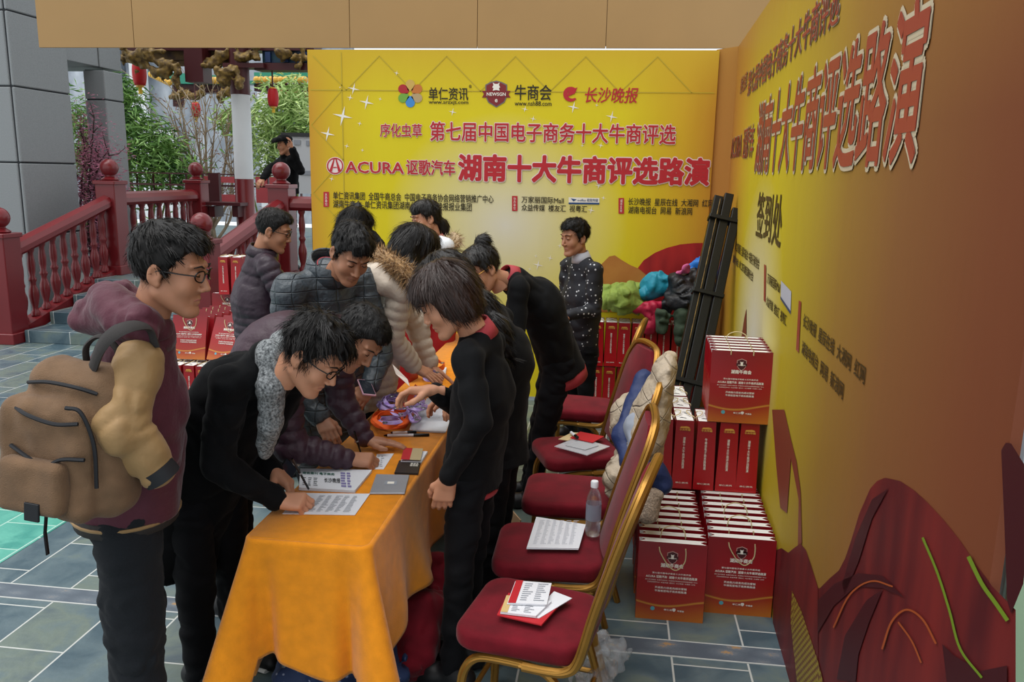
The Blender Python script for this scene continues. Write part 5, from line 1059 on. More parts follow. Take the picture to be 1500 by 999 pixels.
hp = [P(*q) for q in ((128, 448, 2.18), (168, 432, 2.16), (212, 462, 2.1), (238, 492, 2.14))]; F = Field(np.min(hp, 0)-.2, np.max(hp, 0)+A(.2, .3, .2), .008)
F.tube([P(128, 462, 2.24), P(160, 440, 2.2), P(205, 462, 2.14)], [.04, .055, .045], .05); F.tube([P(140, 470, 2.2), P(180, 470, 2.14), P(215, 488, 2.1)], [.035, .045, .035], .05); F.tube([P(205, 466, 2.1), P(238, 482, 2.2), P(246, 478, 2.32)], [.042, .03, .03], .03); F.tube([P(130, 460, 2.24), P(175, 432, 2.38), P(238, 470, 2.4)], [.04, .045, .03], .05); F.noise(.01, 14, 2); F.folds(.012, 11, 5); F.noise(.004, 40, 3); sobj('hood', F.mesh(), M_maroon, p1, loc)
glasses(p1, c, M, loc, M_frame)
# backpack (worn, a thing of its own)
bc = P(110, 640, 2.02); nb = nrm(A(-.08, -1, .05)); ub = nrm(A(.07, .06, 1)); ub = nrm(ub-nb*(ub@nb)); rb = np.cross(ub, nb); BM = np.stack([rb, nb, ub], 1)  # local: x right, y outward, z up
bp_ = thing('backpack', 'brown canvas backpack with black zips worn by the man with glasses at the left', 'backpack', tuple(bc))
F = Field((-.24, -.18, -.3), (.24, .2, .3), .007)
def sack(hx, hy, hz, cx, cy, cz, r, top):
    def fn(x, y, z):
        tp = 1-top*np.clip((z-cz)/hz, 0, 1)**2; qx, qy, qz = np.abs(x-cx)/tp-hx+r, np.abs(y-cy)/tp-hy+r, np.abs(z-cz)-hz+r
        a, b, d = np.maximum(qx, 0), np.maximum(qy, 0), np.maximum(qz, 0); return (np.sqrt(a*a+b*b+d*d)+np.minimum(np.maximum(qx, np.maximum(qy, qz)), 0)-r).astype(np.float32)
    return fn
F.put((-.24, -.2, -.3), (.24, .2, .3), sack(.158, .085, .215, .015, -.02, 0, .065, .2)); F.put((-.24, -.2, -.3), (.24, .2, .3), sack(.14, .05, .165, -.02, .065, -.04, .04, .1), .012)
F.noise(.01, 11, 3); F.noise(.005, 28, 5); v, f = F.mesh(); bo = sobj('pack_body', (v@BM.T, f), M_canvas, bp_)
F = Field((-.2, .05, -.22), (.2, .22, .05), .006); F.put((-.2, .05, -.22), (.2, .22, .05), sack(.098, .03, .075, -.022, .125, -.105, .022, .05)); F.noise(.005, 15, 3); v, f = F.mesh(); sobj('pocket_flap', (v@BM.T, f), M_canvas, bp_)
def bl(pts): return [BM@(A(*p)+A(.012, .004, 0)) for p in spline(pts, 6)]
g = G()
for pts in ([(-.125, .09, .095), (-.05, .125, .088), (.03, .125, .075), (.09, .11, .08)], [(-.11, .055, .155), (-.03, .075, .17), (.05, .07, .165), (.1, .05, .15)], [(-.12, .105, -.01), (-.05, .122, -.03), (.0, .126, -.045), (.05, .122, -.02), (.11, .11, -.015)], [(.05, .108, .118), (.09, .1, .108), (.118, .085, .02), (.124, .08, -.1)], [(-.13, .09, .08), (-.14, .085, .02), (-.143, .085, -.03)]): g.tube(bl(pts), .0055, 6)
g.obj('zip', M_zip, bp_, smooth=True)
g = G(); g.rbox(BM@A(-.0, .157, -.165), (.045, .008, .05), .003, BM); g.obj('buckle', M_zip, bp_)
g = G(); g.tube(bl([(-.02, -.06, .19), (-.015, -.05, .25), (.03, -.05, .285), (.075, -.06, .25), (.08, -.06, .19)]), .014, 8, flat=.45); g.obj('grab_handle', M_strap, bp_, smooth=True)
g = G(); q = [P(*k) for k in ((134, 545, 2.02), (150, 505, 1.98), (178, 482, 1.99), (213, 478, 2.07), (226, 505, 2.1))]; g.tube([p-bc for p in spline(q, 6)], .026, 8, flat=.35, ref=A(-.5, -.8, .3)); g.obj('shoulder_strap', M_strap, bp_, smooth=True)
g = G(); q = [P(*k) for k in ((68, 752, 1.95), (66, 780, 1.95), (70, 812, 1.95))]; g.tube([p-bc for p in q], .008, 6, flat=.4); g.obj('hanging_strap', M_zip, bp_)

# 2 man in black coat with grey scarf, writing
lat = A(-.3, -.95, 0); pel = P(302, 700, 2.74); Wr = PZ(407, 733, .815); Wl = PZ(402, 688, .85)
J = dict(lat=lat, pel=pel, che=P(345, 585, 2.68), nk=P(402, 535, 2.6), sw=.17, Er=P(318, 678, 2.5), Wr=Wr, El=P(372, 668, 2.85), Wl=Wl, **legs(pel, lat, 0, .1, ax=PZ(325, 985, 0)))
p2, loc, c, M = person('man in a long black coat and grey knitted scarf writing at the near table end', J, (P(457, 520, 2.52), A(.78, -.08, -.62), A(.62, -.05, .78)), 'm', ('fluffy', M_hair), M_skin,
    dict(m=M_black, hem=P(262, 815, 2.78), r=(.2, .18, .19, .12), s=(.072, .06, .047), ratio=1.35, wr=.008, nr=.075, collar=(M_black, .1, .09, .04)), dict(m=M_trouser, r=(.095, .07, .062)), hands=dict(r=('write', A(.93, .25, -.1), A(-.1, -.45, .9)), l=('hold', A(.75, -.25, -.5), A(.2, .3, .9))), shoe_m=M_shoe)
glasses(p2, c, M, loc, M_frame)
q = [P(*k) for k in ((452, 545, 2.68), (418, 505, 2.66), (398, 520, 2.55), (398, 565, 2.5), (395, 620, 2.52), (388, 662, 2.58))]; F = Field(np.min(q, 0)-.12, np.max(q, 0)+.12, .007)
F.tube(q, [.045, .05, .05, .048, .042, .03], .02, thin=A(.2, .9, .2), ratio=1.1); F.noise(.008, 20, 3); F.noise(.004, 60, 4); sobj('scarf', F.mesh(), M_scarf, p2, loc)

# 3 man in dark purple puffer bending to write behind him
lat = A(-.35, -.93, 0); pel = P(322, 640, 3.3); Wr = PZ(512, 672, .815); Wl = PZ(536, 644, .815)
J = dict(lat=lat, pel=pel, che=P(408, 513, 3.2), nk=P(472, 485, 3.12), sw=.16, Er=P(425, 655, 3.0), Wr=Wr, El=P(500, 585, 3.33), Wl=Wl, **legs(pel, lat, 0, .1))
p3, loc, c, M = person('man in a dark purple puffer bending low to write, behind the scarf wearer', J, (P(524, 494, 3.02), A(.6, -.3, -.74), A(.74, -.1, .66)), 'm', ('crop', M_hair), M_skin2,
    dict(m=M_purple2, hem=P(296, 680, 3.34), r=(.19, .185, .19, .12), s=(.07, .062, .046), ratio=1.3, quilt=PUFF, wr=.004, nr=.07, collar=(M_purple, .09, .08, .05)), dict(m=M_trouser), hands=dict(r=('write', A(.9, .3, -.12), A(-.1, -.4, .9)), l=('flat', A(.85, .2, -.12), A(0, .1, 1))))

# 4 man in grey quilted jacket with red collar
lat = A(-.55, -.83, 0); pel = P(478, 640, 3.8)
J = dict(lat=lat, pel=pel, che=P(478, 520, 3.72), nk=P(478, 402, 3.64), sw=.2, Er=P(412, 560, 3.55), Wr=P(470, 612, 3.5), El=P(556, 520, 3.8), Wl=P(542, 566, 3.68), **legs(pel, lat, 0, .11))
p4, loc, c, M = person('broad man in a slate grey quilted jacket with red collar looking down at his phone', J, (P(514, 372, 3.5), A(.5, -.62, -.6), A(.4, -.35, .8)), 'm', ('short', M_hair), M_skin2,
    dict(m=M_grey, hem=P(478, 668, 3.82), r=(.2, .2, .21, .13), s=(.082, .068, .05), ratio=1.35, quilt=(.06, .007), wr=.006, nr=.09, collar=(M_grey, .108, .092, .1), shirt=M_redshirt), dict(m=M_trouser), hands=dict(l=('hold', A(-.3, -.75, -.5), A(.5, .2, .8)), r=('relax', A(.5, -.5, -.5), A(0, -.5, .8))))
J4 = J
# 5 man in purple puffer further back left
lat = A(.6, -.8, 0); pel = P(383, 520, 4.85)
J = dict(lat=lat, pel=pel, che=P(378, 440, 4.83), nk=P(384, 372, 4.8), sw=.155, Er=P(420, 448, 4.66), Wr=P(448, 490, 4.75), El=P(420, 440, 5.05), Wl=P(455, 485, 4.98), **legs(pel, lat))
p5, loc, c, M = person('man with glasses in a purple puffer standing upright by the stairs, back half turned', J, (P(400, 338, 4.8), A(.88, .2, -.3), A(.25, 0, 1)), 'm', ('crop', M_hair), M_skin2,
    dict(m=M_purple, hem=P(383, 560, 4.86), r=(.19, .19, .195, .12), s=(.07, .06, .048), ratio=1.25, quilt=(.052, .013), wr=.004, nr=.075, collar=(M_purple, .1, .085, .06)), dict(m=M_trouser))
glasses(p5, c, M, loc, M_frame)
# 6 woman hidden behind 4
lat = A(.85, -.5, 0); pel = P(516, 520, 4.95)
J = dict(lat=lat, pel=pel, che=P(520, 430, 4.95), nk=P(522, 372, 4.93), sw=.14, Er=P(560, 440, 4.85), Wr=P(570, 480, 4.98), El=P(490, 440, 5.1), Wl=P(520, 480, 5.2), **legs(pel, lat))
p6, loc, c, M = person('woman with a black top knot mostly hidden behind the man in grey quilting', J, (P(520, 338, 4.92), A(.5, .75, -.35), A(.15, .2, 1)), 'f', ('long', M_hair, [([P(518, 314, 4.98), P(523, 304, 5.0)], [.035, .032]), ([P(545, 345, 4.95), P(558, 358, 4.95)], [.04, .03])]), M_skin,
    dict(m=M_black, hem=P(516, 560, 4.95), r=(.17, .165, .17, .11), s=(.06, .05, .042), ratio=1.35, collar=(M_black, .09, .08, .05)), dict(m=M_trouser))
# 7 woman in cream puffer with fur hood
lat = A(.45, -.89, 0); pel = P(546, 585, 4.15); Wr = P(606, 536, 4.12)
J = dict(lat=lat, pel=pel, che=P(555, 465, 4.07), nk=P(585, 405, 4.0), sw=.15, Er=P(572, 492, 3.92), Wr=Wr, El=P(612, 480, 4.3), Wl=P(630, 535, 4.3), **legs(pel, lat))
p7, loc, c, M = person('woman with long black hair in a cream puffer coat with brown fur hood', J, (P(606, 370, 3.98), A(.8, .35, -.48), A(.45, .15, .85)), 'f', ('long', M_hairlong, [([P(596, 372, 3.95), P(604, 400, 3.9), P(612, 415, 3.92)], [.07, .06, .035])]), M_skin,
    dict(m=M_cream, hem=P(540, 622, 4.17), r=(.165, .16, .175, .12), s=(.07, .062, .048), ratio=1.3, quilt=(.05, .011), wr=.006, nr=.08), dict(m=M_trouser), hands=dict(r=('flat', A(.8, .05, -.45), A(.3, -.2, .9)), l=('flat', A(.7, .1, -.5), A(.3, .2, .9))))
q = [P(*k) for k in ((550, 372, 4.02), (572, 382, 3.86), (598, 402, 3.82), (610, 425, 3.86))]; F = Field(np.min(q, 0)-.2, np.max(q, 0)+.2, .009); F.tube([P(545, 395, 4.02), P(560, 410, 3.88), P(590, 430, 3.86)], [.06, .075, .06], .04); F.noise(.012, 14, 3); hood = sobj('hood', F.mesh(), M_cream, p7, loc)
fur(hood, q, .05, 2600, .04, M_fur, loc, 3)
# 8 woman with fringe near the backdrop
lat = A(-.5, .85, 0); pel = P(640, 470, 5.85)
J = dict(lat=lat, pel=pel, che=P(642, 405, 5.83), nk=P(640, 356, 5.8), sw=.145, Er=P(612, 420, 5.95), Wr=P(600, 460, 5.85), El=P(650, 420, 5.6), Wl=P(622, 455, 5.6), **legs(pel, lat))
p8, loc, c, M = person('woman with black fringe and ponytail in a white fur-hooded jacket standing before the backdrop', J, (P(624, 321, 5.78), A(-.8, -.5, -.2), A(-.1, 0, 1)), 'f', ('tail', M_hairlong, [([P(638, 318, 5.8), P(648, 332, 5.85), P(649, 348, 5.85)], [.04, .055, .03])]), M_skin,
    dict(m=M_white, hem=P(640, 482, 5.85), r=(.17, .165, .17, .11), s=(.06, .052, .044), ratio=1.35, quilt=(.06, .004), shirt=M_redshirt), dict(m=M_redcoat, r=(.12, .1, .09), hipr=.19), hands=dict(r=('relax', A(-.6, -.2, -.6), A(-.3, .3, .8)), l=('relax', A(-.6, -.2, -.6), A(-.3, -.3, .8))))
a_ = P(634, 425, 5.82); F = Field(A(a_[0]-.4, a_[1]-.4, 0), A(a_[0]+.4, a_[1]+.4, a_[2]+.2), .012); F.tube([a_, A(a_[0]-.01, a_[1], .75), A(a_[0], a_[1], .2)], [.15, .2, .25], .02, thin=lat, ratio=1.2); F.plane((0, 0, .25), (0, 0, -1)); F.folds(.015, 7, 3, (1, 1, .3)); sobj('skirt', F.mesh(), M_redcoat, p8, loc)
q = [P(*k) for k in ((648, 352, 5.7), (660, 358, 5.68), (668, 352, 5.78), (664, 346, 5.95))]; fur(p8, q, .045, 700, .045, M_furlight, loc, 4)
F = Field(np.min(q, 0)-.2, np.max(q, 0)+.2, .012); F.tube([P(644, 356, 5.68), P(652, 362, 5.66), P(656, 368, 5.7)], [.05, .06, .04], .03); F.noise(.01, 14); sobj('hood', F.mesh(), M_wh, p8, loc)
# 9 young woman in black suit at the near right of the table
lat = A(.12, .95, 0); pel = P(692, 690, 2.96)
J = dict(lat=lat, pel=pel, che=P(708, 575, 2.97), nk=P(702, 492, 2.95), sw=.15, El=P(702, 618, 2.74), Wl=P(656, 702, 2.76), Er=P(678, 600, 3.12), Wr=P(634, 572, 3.0), **legs(pel, lat, 0, .075, ax=PZ(672, 990, 0)))
p9, loc, c, M = person('young woman with a short brown bob in a black suit with red collar', J, (P(655, 440, 2.88), A(-.8, -.3, -.52), A(-.42, -.1, .9)), 'f', ('bob', M_hairbr), M_skin,
    dict(m=M_suit, hem=P(692, 712, 2.96), r=(.165, .145, .155, .1), s=(.058, .05, .042), ratio=1.35, wr=.005, nr=.065, shirt=M_redshirt), dict(m=M_trouser, r=(.082, .058, .05), hipr=.145), hands=dict(l=('relax', A(-.2, .1, -.95), A(.1, -.9, .1)), r=('hold', A(-.9, -.25, .05), A(-.1, .2, .95))))
band('shirt_hem', p9, M_redshirt, A(*P(692, 718, 2.96)), A(0, 0, 1), .13, .13, .02, loc, lat, .006, .75)
# 10 woman with long hair behind her
lat = A(.1, .95, 0); pel = P(735, 640, 3.5)
J = dict(lat=lat, pel=pel, che=P(742, 525, 3.48), nk=P(712, 455, 3.44), sw=.145, El=P(722, 570, 3.3), Wl=P(690, 580, 3.3), Er=P(700, 560, 3.65), Wr=P(665, 575, 3.6), **legs(pel, lat, 0, .08, ax=PZ(722, 870, 0)))
p10, loc, c, M = person('woman in black with long dark hair bending behind the woman with the bob', J, (P(656, 416, 3.42), A(-.75, -.1, -.62), A(-.62, 0, .75)), 'f', ('long', M_hairlong, [([P(676, 418, 3.38), P(708, 440, 3.32), P(730, 478, 3.29), P(742, 518, 3.28)], [.055, .045, .045, .022])]), M_skin,
    dict(m=M_suit, hem=P(738, 675, 3.5), r=(.165, .15, .155, .1), s=(.058, .05, .042), ratio=1.35, wr=.005, nr=.065), dict(m=M_trouser, r=(.082, .06, .052), hipr=.145), hands=dict(r=('relax', A(-.8, -.1, -.4), A(-.2, .2, .9)), l=('relax', A(-.8, -.1, -.4), A(-.2, -.2, .9))))
# 11 woman with bun and glasses bending
lat = A(-.15, .95, 0); pel = P(818, 522, 4.68)
J = dict(lat=lat, pel=pel, che=P(792, 446, 4.54), nk=P(750, 408, 4.4), sw=.15, El=P(752, 508, 4.22), Wl=P(712, 530, 4.2), Er=P(755, 500, 4.65), Wr=P(722, 520, 4.55), **legs(pel, lat, 0, .09, ax=PZ(775, 735, 0)))
p11, loc, c, M = person('bending woman with hair bun, glasses and black suit, red shirt hem showing', J, (P(707, 396, 4.28), A(-.62, -.58, -.5), A(-.35, -.1, .9)), 'f', ('bun', M_hairlong), M_skin,
    dict(m=M_suit, hem=P(825, 542, 4.7), r=(.19, .165, .165, .1), s=(.062, .054, .045), ratio=1.3, wr=.005, nr=.065, shirt=M_redshirt), dict(m=M_trouser, r=(.095, .068, .056), hipr=.15), hands=dict(l=('relax', A(-.8, -.2, -.4), A(-.2, -.3, .9)), r=('relax', A(-.8, -.2, -.4), A(-.2, .2, .9))))
glasses(p11, c, M, loc, M_gold); dnv = nrm(A(*P(825, 542, 4.7))-pel); band('shirt_hem', p11, M_redshirt, A(*P(825, 542, 4.7))+dnv*.06, -dnv, .165, .165, .08, loc, lat, .008, .8)
# 12 man in dotted navy jacket
lat = A(-.62, .78, 0); pel = P(850, 505, 5.95)
J = dict(lat=lat, pel=pel, che=P(852, 435, 5.93), nk=P(852, 381, 5.9), sw=.165, El=P(868, 455, 5.75), Wl=P(832, 462, 5.65), Er=P(828, 450, 6.05), Wr=P(818, 470, 5.8), **legs(pel, lat, 0, .09))
p12, loc, c, M = person('man in a navy jacket with white dots standing in front of the yellow backdrop', J, (P(842, 349, 5.87), A(-.72, -.66, -.12), A(0, 0, 1)), 'm', ('short', M_hair), M_skin2,
    dict(m=M_polka, hem=P(850, 520, 5.95), r=(.175, .16, .18, .11), s=(.064, .055, .045), ratio=1.4, wr=.006, nr=.07, shirt=M_whiteshirt), dict(m=M_trouser), hands=dict(l=('relax', A(-.5, -.6, -.2), A(.3, -.3, .9)), r=('relax', A(-.5, -.6, -.2), A(.3, -.3, .9))))
# 13 man with cap on the deck
lat = A(-.6, .8, 0); pel = P(424, 275, 11.2)
J = dict(lat=lat, pel=pel, che=P(423, 243, 11.15), nk=P(421, 228, 11.1), sw=.18, Er=P(395, 248, 11.0), Wr=P(385, 262, 10.8), El=P(440, 250, 11.0), Wl=P(428, 218, 10.9), **legs(pel, lat, DECK))
p13, loc, c, M = person('man in black with a black cap leaning on the deck railing', J, (P(417, 213, 11.02), A(-.6, -.75, -.15), A(-.1, 0, 1)), 'm', ('crop', M_hair), M_skin2,
    dict(m=M_black, hem=P(424, 283, 11.2), r=(.18, .17, .19, .12), s=(.07, .06, .05), ratio=1.4, res=.012, collar=(M_black, .1, .09, .05)), dict(m=M_trouser), hands=dict(r=('relax', A(-.3, -.6, -.5), A(0, -.6, .6)), l=('relax', A(-.1, 0, 1), A(.6, .3, .2))))
F = Field((-.14, -.16, 0), (.14, .22, .2), .008); F.ell((0, -.01, .07), (.1, .118, .085)); F.tube([(-.05, .1, .07), (.05, .1, .07)], .05, .02, thin=(0, 0, 1), ratio=1); F.plane((0, 0, .055), (0, 0, -1)); sobj('cap', toworld(F.mesh(), c, M), M_black, p13, loc)

# ------------------------------------------------------------------ things on the table and chairs
def frame2(p, q): d = nrm(A(*q)-A(*p)); return rotm(0, 0, math.atan2(d[1], d[0]))
def sheetstack(name, quad, z, th, lbl, cat, mats, ink=None, n=1, group=None):  # quad: four pixels of the top face, first edge = reading direction
    q = [PZ(u, v, z+th) for u, v in quad]; g = G(); c = sum(q)/4; t = thing(name, lbl, cat, (c[0], c[1], z), 0, group)
    for k in range(n):
        o = A(RNG.normal()*.002, RNG.normal()*.002, 0) if k < n-1 else A(0, 0, 0); z0 = z+th*k/n
        g.poly([A(p[0], p[1], z0)+o-A(c[0], c[1], z) for p in q], (0, 0, th/n*.9))
    g.obj('sheets', mats, t); return t, [p-A(c[0], c[1], z) for p in q], th
def ruled(t, q, th, rows, cols, m, x0=.08, x1=.92, y0=.1, y1=.9, seed=0, hh=.35):
    g = G(); r = np.random.default_rng(seed); e1, e2 = q[1]-q[0], q[3]-q[0]
    for i in range(rows):
        for j in range(cols):
            a = x0+(x1-x0)*(j+.08)/cols; b = x0+(x1-x0)*(j+r.uniform(.45, .9))/cols; y_ = y0+(y1-y0)*(i+.5)/rows; d = (y1-y0)/rows*hh/2
            g.poly([q[0]+e1*a+e2*(y_-d)+Z*.0008, q[0]+e1*b+e2*(y_-d)+Z*.0008, q[0]+e1*b+e2*(y_+d)+Z*.0008, q[0]+e1*a+e2*(y_+d)+Z*.0008])
    return g.obj('printed_lines', m, t)
def words(t, q, th, s_, x, y, w, h, m, name='lettering', bold=.01):
    e1, e2 = q[1]-q[0], q[3]-q[0]; g = G(); write(g, s_, q[0]+e1*x+e2*y+Z*.0009, nrm(e1), nrm(e2), np.linalg.norm(e1)*w, np.linalg.norm(e2)*h, A(0, 0, 0), bold); return g.obj(name, m, t)
ZT = .7655
t, q, th = sheetstack('form_sheet', ((414, 752), (520, 754), (542, 723), (440, 722)), ZT, .004, 'white sign-up sheets under the hand of the man with the grey scarf', 'paper', M_paper, n=2); ruled(t, q, th, 14, 5, M_greyink, x0=.3)
t, q, th = sheetstack('newspaper', ((438, 714), (520, 718), (545, 688), (440, 686)), ZT, .012, 'folded newspapers stacked on the orange cloth behind the sign-up sheets', 'newspaper', M_paper, n=5)
ruled(t, q, th, 5, 3, M_ink, .05, .35, .1, .55, 3); words(t, q, th, '长沙晚报', .45, .3, .3, .25, M_ink, bold=.02); ruled(t, q, th, 6, 2, mat('print_purple', '#7f79a8', .6), .75, .98, .1, .9, 4, .7); words(t, q, th, '商务周刊 电子商务', .05, .68, .6, .14, mat('print_teal', '#2d6f60', .6), 'headline', .02)
t, q, th = sheetstack('note_sheet', ((548, 687), (562, 687), (577, 664), (552, 665)), ZT, .002, 'small white note being signed by the man in the dark purple puffer', 'paper', M_paper); ruled(t, q, th, 6, 2, M_greyink, seed=5)
# tablet lying face down
q = [PZ(*p, ZT+.008) for p in ((541, 722), (593, 722), (600, 695), (551, 694))]; c = sum(q)/4; t = thing('tablet', 'silver tablet lying face down on the orange cloth', 'tablet', (c[0], c[1], ZT)); q = [A(p[0]-c[0], p[1]-c[1], .001) for p in q]
g = G(); g.poly(q, (0, 0, .007)); o = g.obj('shell', M_silver, t); bv = o.modifiers.new('b', 'BEVEL'); bv.width = .004; bv.segments = 2
e1, e2 = q[1]-q[0], q[3]-q[0]; g = G(); g.poly([q[0]+e1*a+e2*b+Z*.0078 for a, b in ((.35, .4), (.7, .4), (.7, .62), (.35, .62))]); g.obj('label', M_greyink, t); g = G(); g.poly([q[0]+e1*a+e2*b+Z*.0084 for a, b in ((.42, .45), (.62, .45), (.62, .56), (.42, .56))]); g.obj('white_mark', M_whitep, t)
# leaflets
t, q, th = sheetstack('leaflet', ((578, 692), (612, 693), (616, 676), (585, 674)), ZT, .008, 'dark leaflet cards in a fanned pile beside the tablet', 'leaflet', mat('leaflet_dark', '#2a2624', .4), n=4); words(t, q, th, '邀请函', .55, .5, .35, .3, M_whitep)
t, q, th = sheetstack('leaflet', ((587, 676), (616, 677), (626, 661), (592, 659)), ZT, .009, 'cream and red leaflets lying behind the dark cards', 'leaflet', M_paper, n=4)
g = G(); e1, e2 = q[1]-q[0], q[3]-q[0]; g.poly([q[0]+e1*a+e2*b+Z*.0095 for a, b in ((0, 0), (.45, 0), (.45, 1), (0, 1))]); g.obj('red_panel', M_redp, t); g = G(); g.poly([q[0]+e1*a+e2*b+Z*.0095 for a, b in ((.45, 0), (1, 0), (1, 1), (.45, 1))]); g.obj('cream_panel', mat('leaflet_cream', '#b3a27c', .6), t)
words(t, q, th, '大牛商', .05, .4, .33, .4, M_whitep)
def marker(p, q_, lbl, r=.007, m1=M_paper, z=ZT+.007):
    a, b = PZ(*p, z), PZ(*q_, z); c = (a+b)/2; t = thing('marker_pen', lbl, 'pen', tuple(c)); a, b = a-c, b-c; d = b-a
    g = G(); g.tube([a+d*.08, a+d*.65], r, 10); g.obj('barrel', m1, t, smooth=True); g = G(); g.tube([a+d*.65, b-d*.02, b], [r*1.06, r*1.06, r*.8], 10); g.obj('cap', M_frame, t, smooth=True); g = G(); g.tube([a, a+d*.08], [r*.3, r*.9], 8); g.obj('tip', M_frame, t); return t
marker((562, 638), (629, 637), 'white marker pen with black cap lying nearest the edge of the orange cloth'); marker((572, 634), (610, 633), 'second marker pen lying just behind the first on the orange cloth', m1=mat('pen_white', '#e2ddd6', .4))
for a, b, z0, lbl, who in ((P(452, 716, 2.73), P(428, 672, 2.62), 0, 'slim pen held by the man with the grey scarf', 0), (P(528, 662, 3.2), P(519, 632, 3.17), 0, 'dark pen held by the man in the dark purple puffer', 0)):
    t = thing('pen', lbl, 'pen', tuple(a)); g = G(); g.tube([A(0, 0, 0), (b-a)], .0042, 8); g.obj('barrel', M_frame, t); g = G(); g.tube([(b-a)*.5, (b-a)*.55], .0048, 8); g.obj('ring', M_silver, t)
t = thing('phone', 'black phone held by the man with the grey scarf above the table', 'phone', tuple(P(418, 694, 2.87))); g = G(); MM = rotm(.5, .9, .4); g.rbox((0, 0, 0), (.065, .13, .009), .006, MM); g.obj('case', M_frame, t); g = G(); g.rbox(MM@A(0, 0, .005), (.058, .118, .001), .003, MM); g.obj('screen', mat('screen', '#20242c', .1), t)
t = thing('phone', 'pink edged phone in the hand of the man in the grey quilted jacket', 'phone', tuple(P(537, 568, 3.6))); g = G(); MM = rotm(.35, .2, .6); g.rbox((0, 0, 0), (.065, .13, .009), .006, MM); g.obj('case', mat('pink', '#c99aa8', .4), t); g = G(); g.rbox(MM@A(0, 0, .005), (.058, .118, .001), .003, MM); g.obj('screen', mat('screen_dark', '#20242c', .1), t)
# lanyards and badge sleeves
M_orange = mat('orange_ribbon', '#e25a18', .6); M_violet = mat('violet_ribbon', '#8262b0', .5, col2='#c3b2dc', vscale=30)
def ribbon(name, lbl, pts, m, w=.012, clip=True, extra=None, cat='lanyard', group=None):
    p = [A(*x) for x in pts]; c = sum(p)/len(p); t = thing(name, lbl, cat, tuple(c), 0, group); sp = spline(p, 6); g = G(); v = []
    for i, s_ in enumerate(sp):
        d = nrm(sp[min(i+1, len(sp)-1)]-sp[max(i-1, 0)]); n = nrm(np.cross(d, A(.2, .1, 1))); up = np.cross(n, d); tw = .9+.5*math.sin(i*.23); n = n*math.cos(tw)+up*math.sin(tw); v += [s_-c-n*w, s_-c+n*w]
    g.raw(v, [(2*i, 2*i+1, 2*i+3, 2*i+2) for i in range(len(sp)-1)]); g.obj('ribbon', m, t, solid=.0015)
    if clip: g = G(); e = p[-1]-c; g.tube([e, e+A(.012, -.01, .0)], .004, 8); g.tube([e+A(.012, -.01, 0)+A(.01*math.cos(a), .01*math.sin(a), .002) for a in np.linspace(0, 6.28, 11)], .0018, 5); g.obj('metal_clip', M_metal, t, smooth=True)
    return t
rg = np.random.default_rng(21)
def loops(u0, v0, u1, v1, n, z=.775):
    out = []; du, dv = (u1-u0)*.12, (v1-v0)*.1; u0 -= du; u1 += du; v0 -= dv; v1 += dv; n = int(n*2.2); a0 = rg.uniform(0, 6)
    for i in range(n):
        a = 2*math.pi*i/8+a0; s_ = 1-.35*i/n+rg.uniform(-.08, .08); out.append(PZ((u0+u1)/2+(u1-u0)/2*math.cos(a)*s_+rg.normal()*.8, (v0+v1)/2+(v1-v0)/2*math.sin(a)*s_, z+.004*i+rg.uniform(0, .006)))
    return out
ribbon('lanyard', 'orange lanyard coiled at the left front of the lanyard heap', loops(546, 602, 592, 626, 12), M_orange, .01); ribbon('lanyard', 'orange lanyard looped at the edge of the cloth next to the coiled one', loops(552, 598, 598, 624, 11), M_orange, .01)
ribbon('lanyard', 'orange lanyard pulled up from the heap to the hand of the woman with the bob', [PZ(570, 612, .78), PZ(585, 600, .8), P(597, 588, 3.5), P(606, 574, 3.25), P(612, 566, 3.06)], M_orange, .013, False)
ribbon('lanyard', 'orange lanyard on the far side of the table near the black suits', loops(632, 528, 650, 540, 8, .8), M_orange, .01)
for k, (a, b, cc, d, s_) in enumerate(((560, 578, 592, 596, 'rear violet lanyard bundle of the heap'), (566, 582, 604, 600, 'violet lanyard bundle lying across the middle of the heap'), (556, 586, 585, 600, 'violet lanyard bundle at the left of the heap'), (590, 580, 618, 592, 'violet lanyard bundle in front of the hand of the woman with the bob'), (553, 612, 590, 620, 'violet lanyard bundle inside the orange loops'), (600, 604, 612, 616, 'violet lanyard bundle by the badge sleeves'), (622, 543, 645, 556, 'violet lanyard bundle under the reaching hand of the woman in cream'), (572, 596, 600, 608, 'violet lanyard bundle just behind the orange loops'), (596, 588, 622, 600, 'violet lanyard bundle nearest the white badge card'))):
    ribbon('lanyard', s_, loops(a, b, cc, d, 14, .775 if k != 6 else .79), M_violet, .009)
for k, (qd, lbl) in enumerate(((((604, 628), (652, 630), (658, 612), (610, 608)), 'front stack of clear badge sleeves with white cards on the orange cloth'), (((608, 614), (655, 616), (658, 600), (612, 598)), 'second stack of clear badge sleeves just behind the front one'), (((592, 601), (618, 602), (624, 590), (600, 589)), 'white badge card lying beside the violet lanyards'), (((620, 598), (650, 600), (654, 586), (626, 585)), 'blue edged badge sleeve farthest back in the pile'), (((630, 548), (652, 550), (654, 538), (634, 537)), 'white name card stack by the far orange lanyard'))):
    t, q, th = sheetstack('badge_sleeve', qd, ZT, .014 if k < 2 else .008, lbl, 'badge', M_paper if k in (2, 4) else mat('badge_blue', '#8f98ab', .4) if k == 3 else M_paper, n=4)
    if k < 2 or k == 3: g = G(); e = [(p*A(1.12, 1.25, 1)) for p in q]; g.poly([A(p[0], p[1], th+.0015) for p in e], (0, 0, .0012)); g.obj('clear_cover', M_plastic, t)
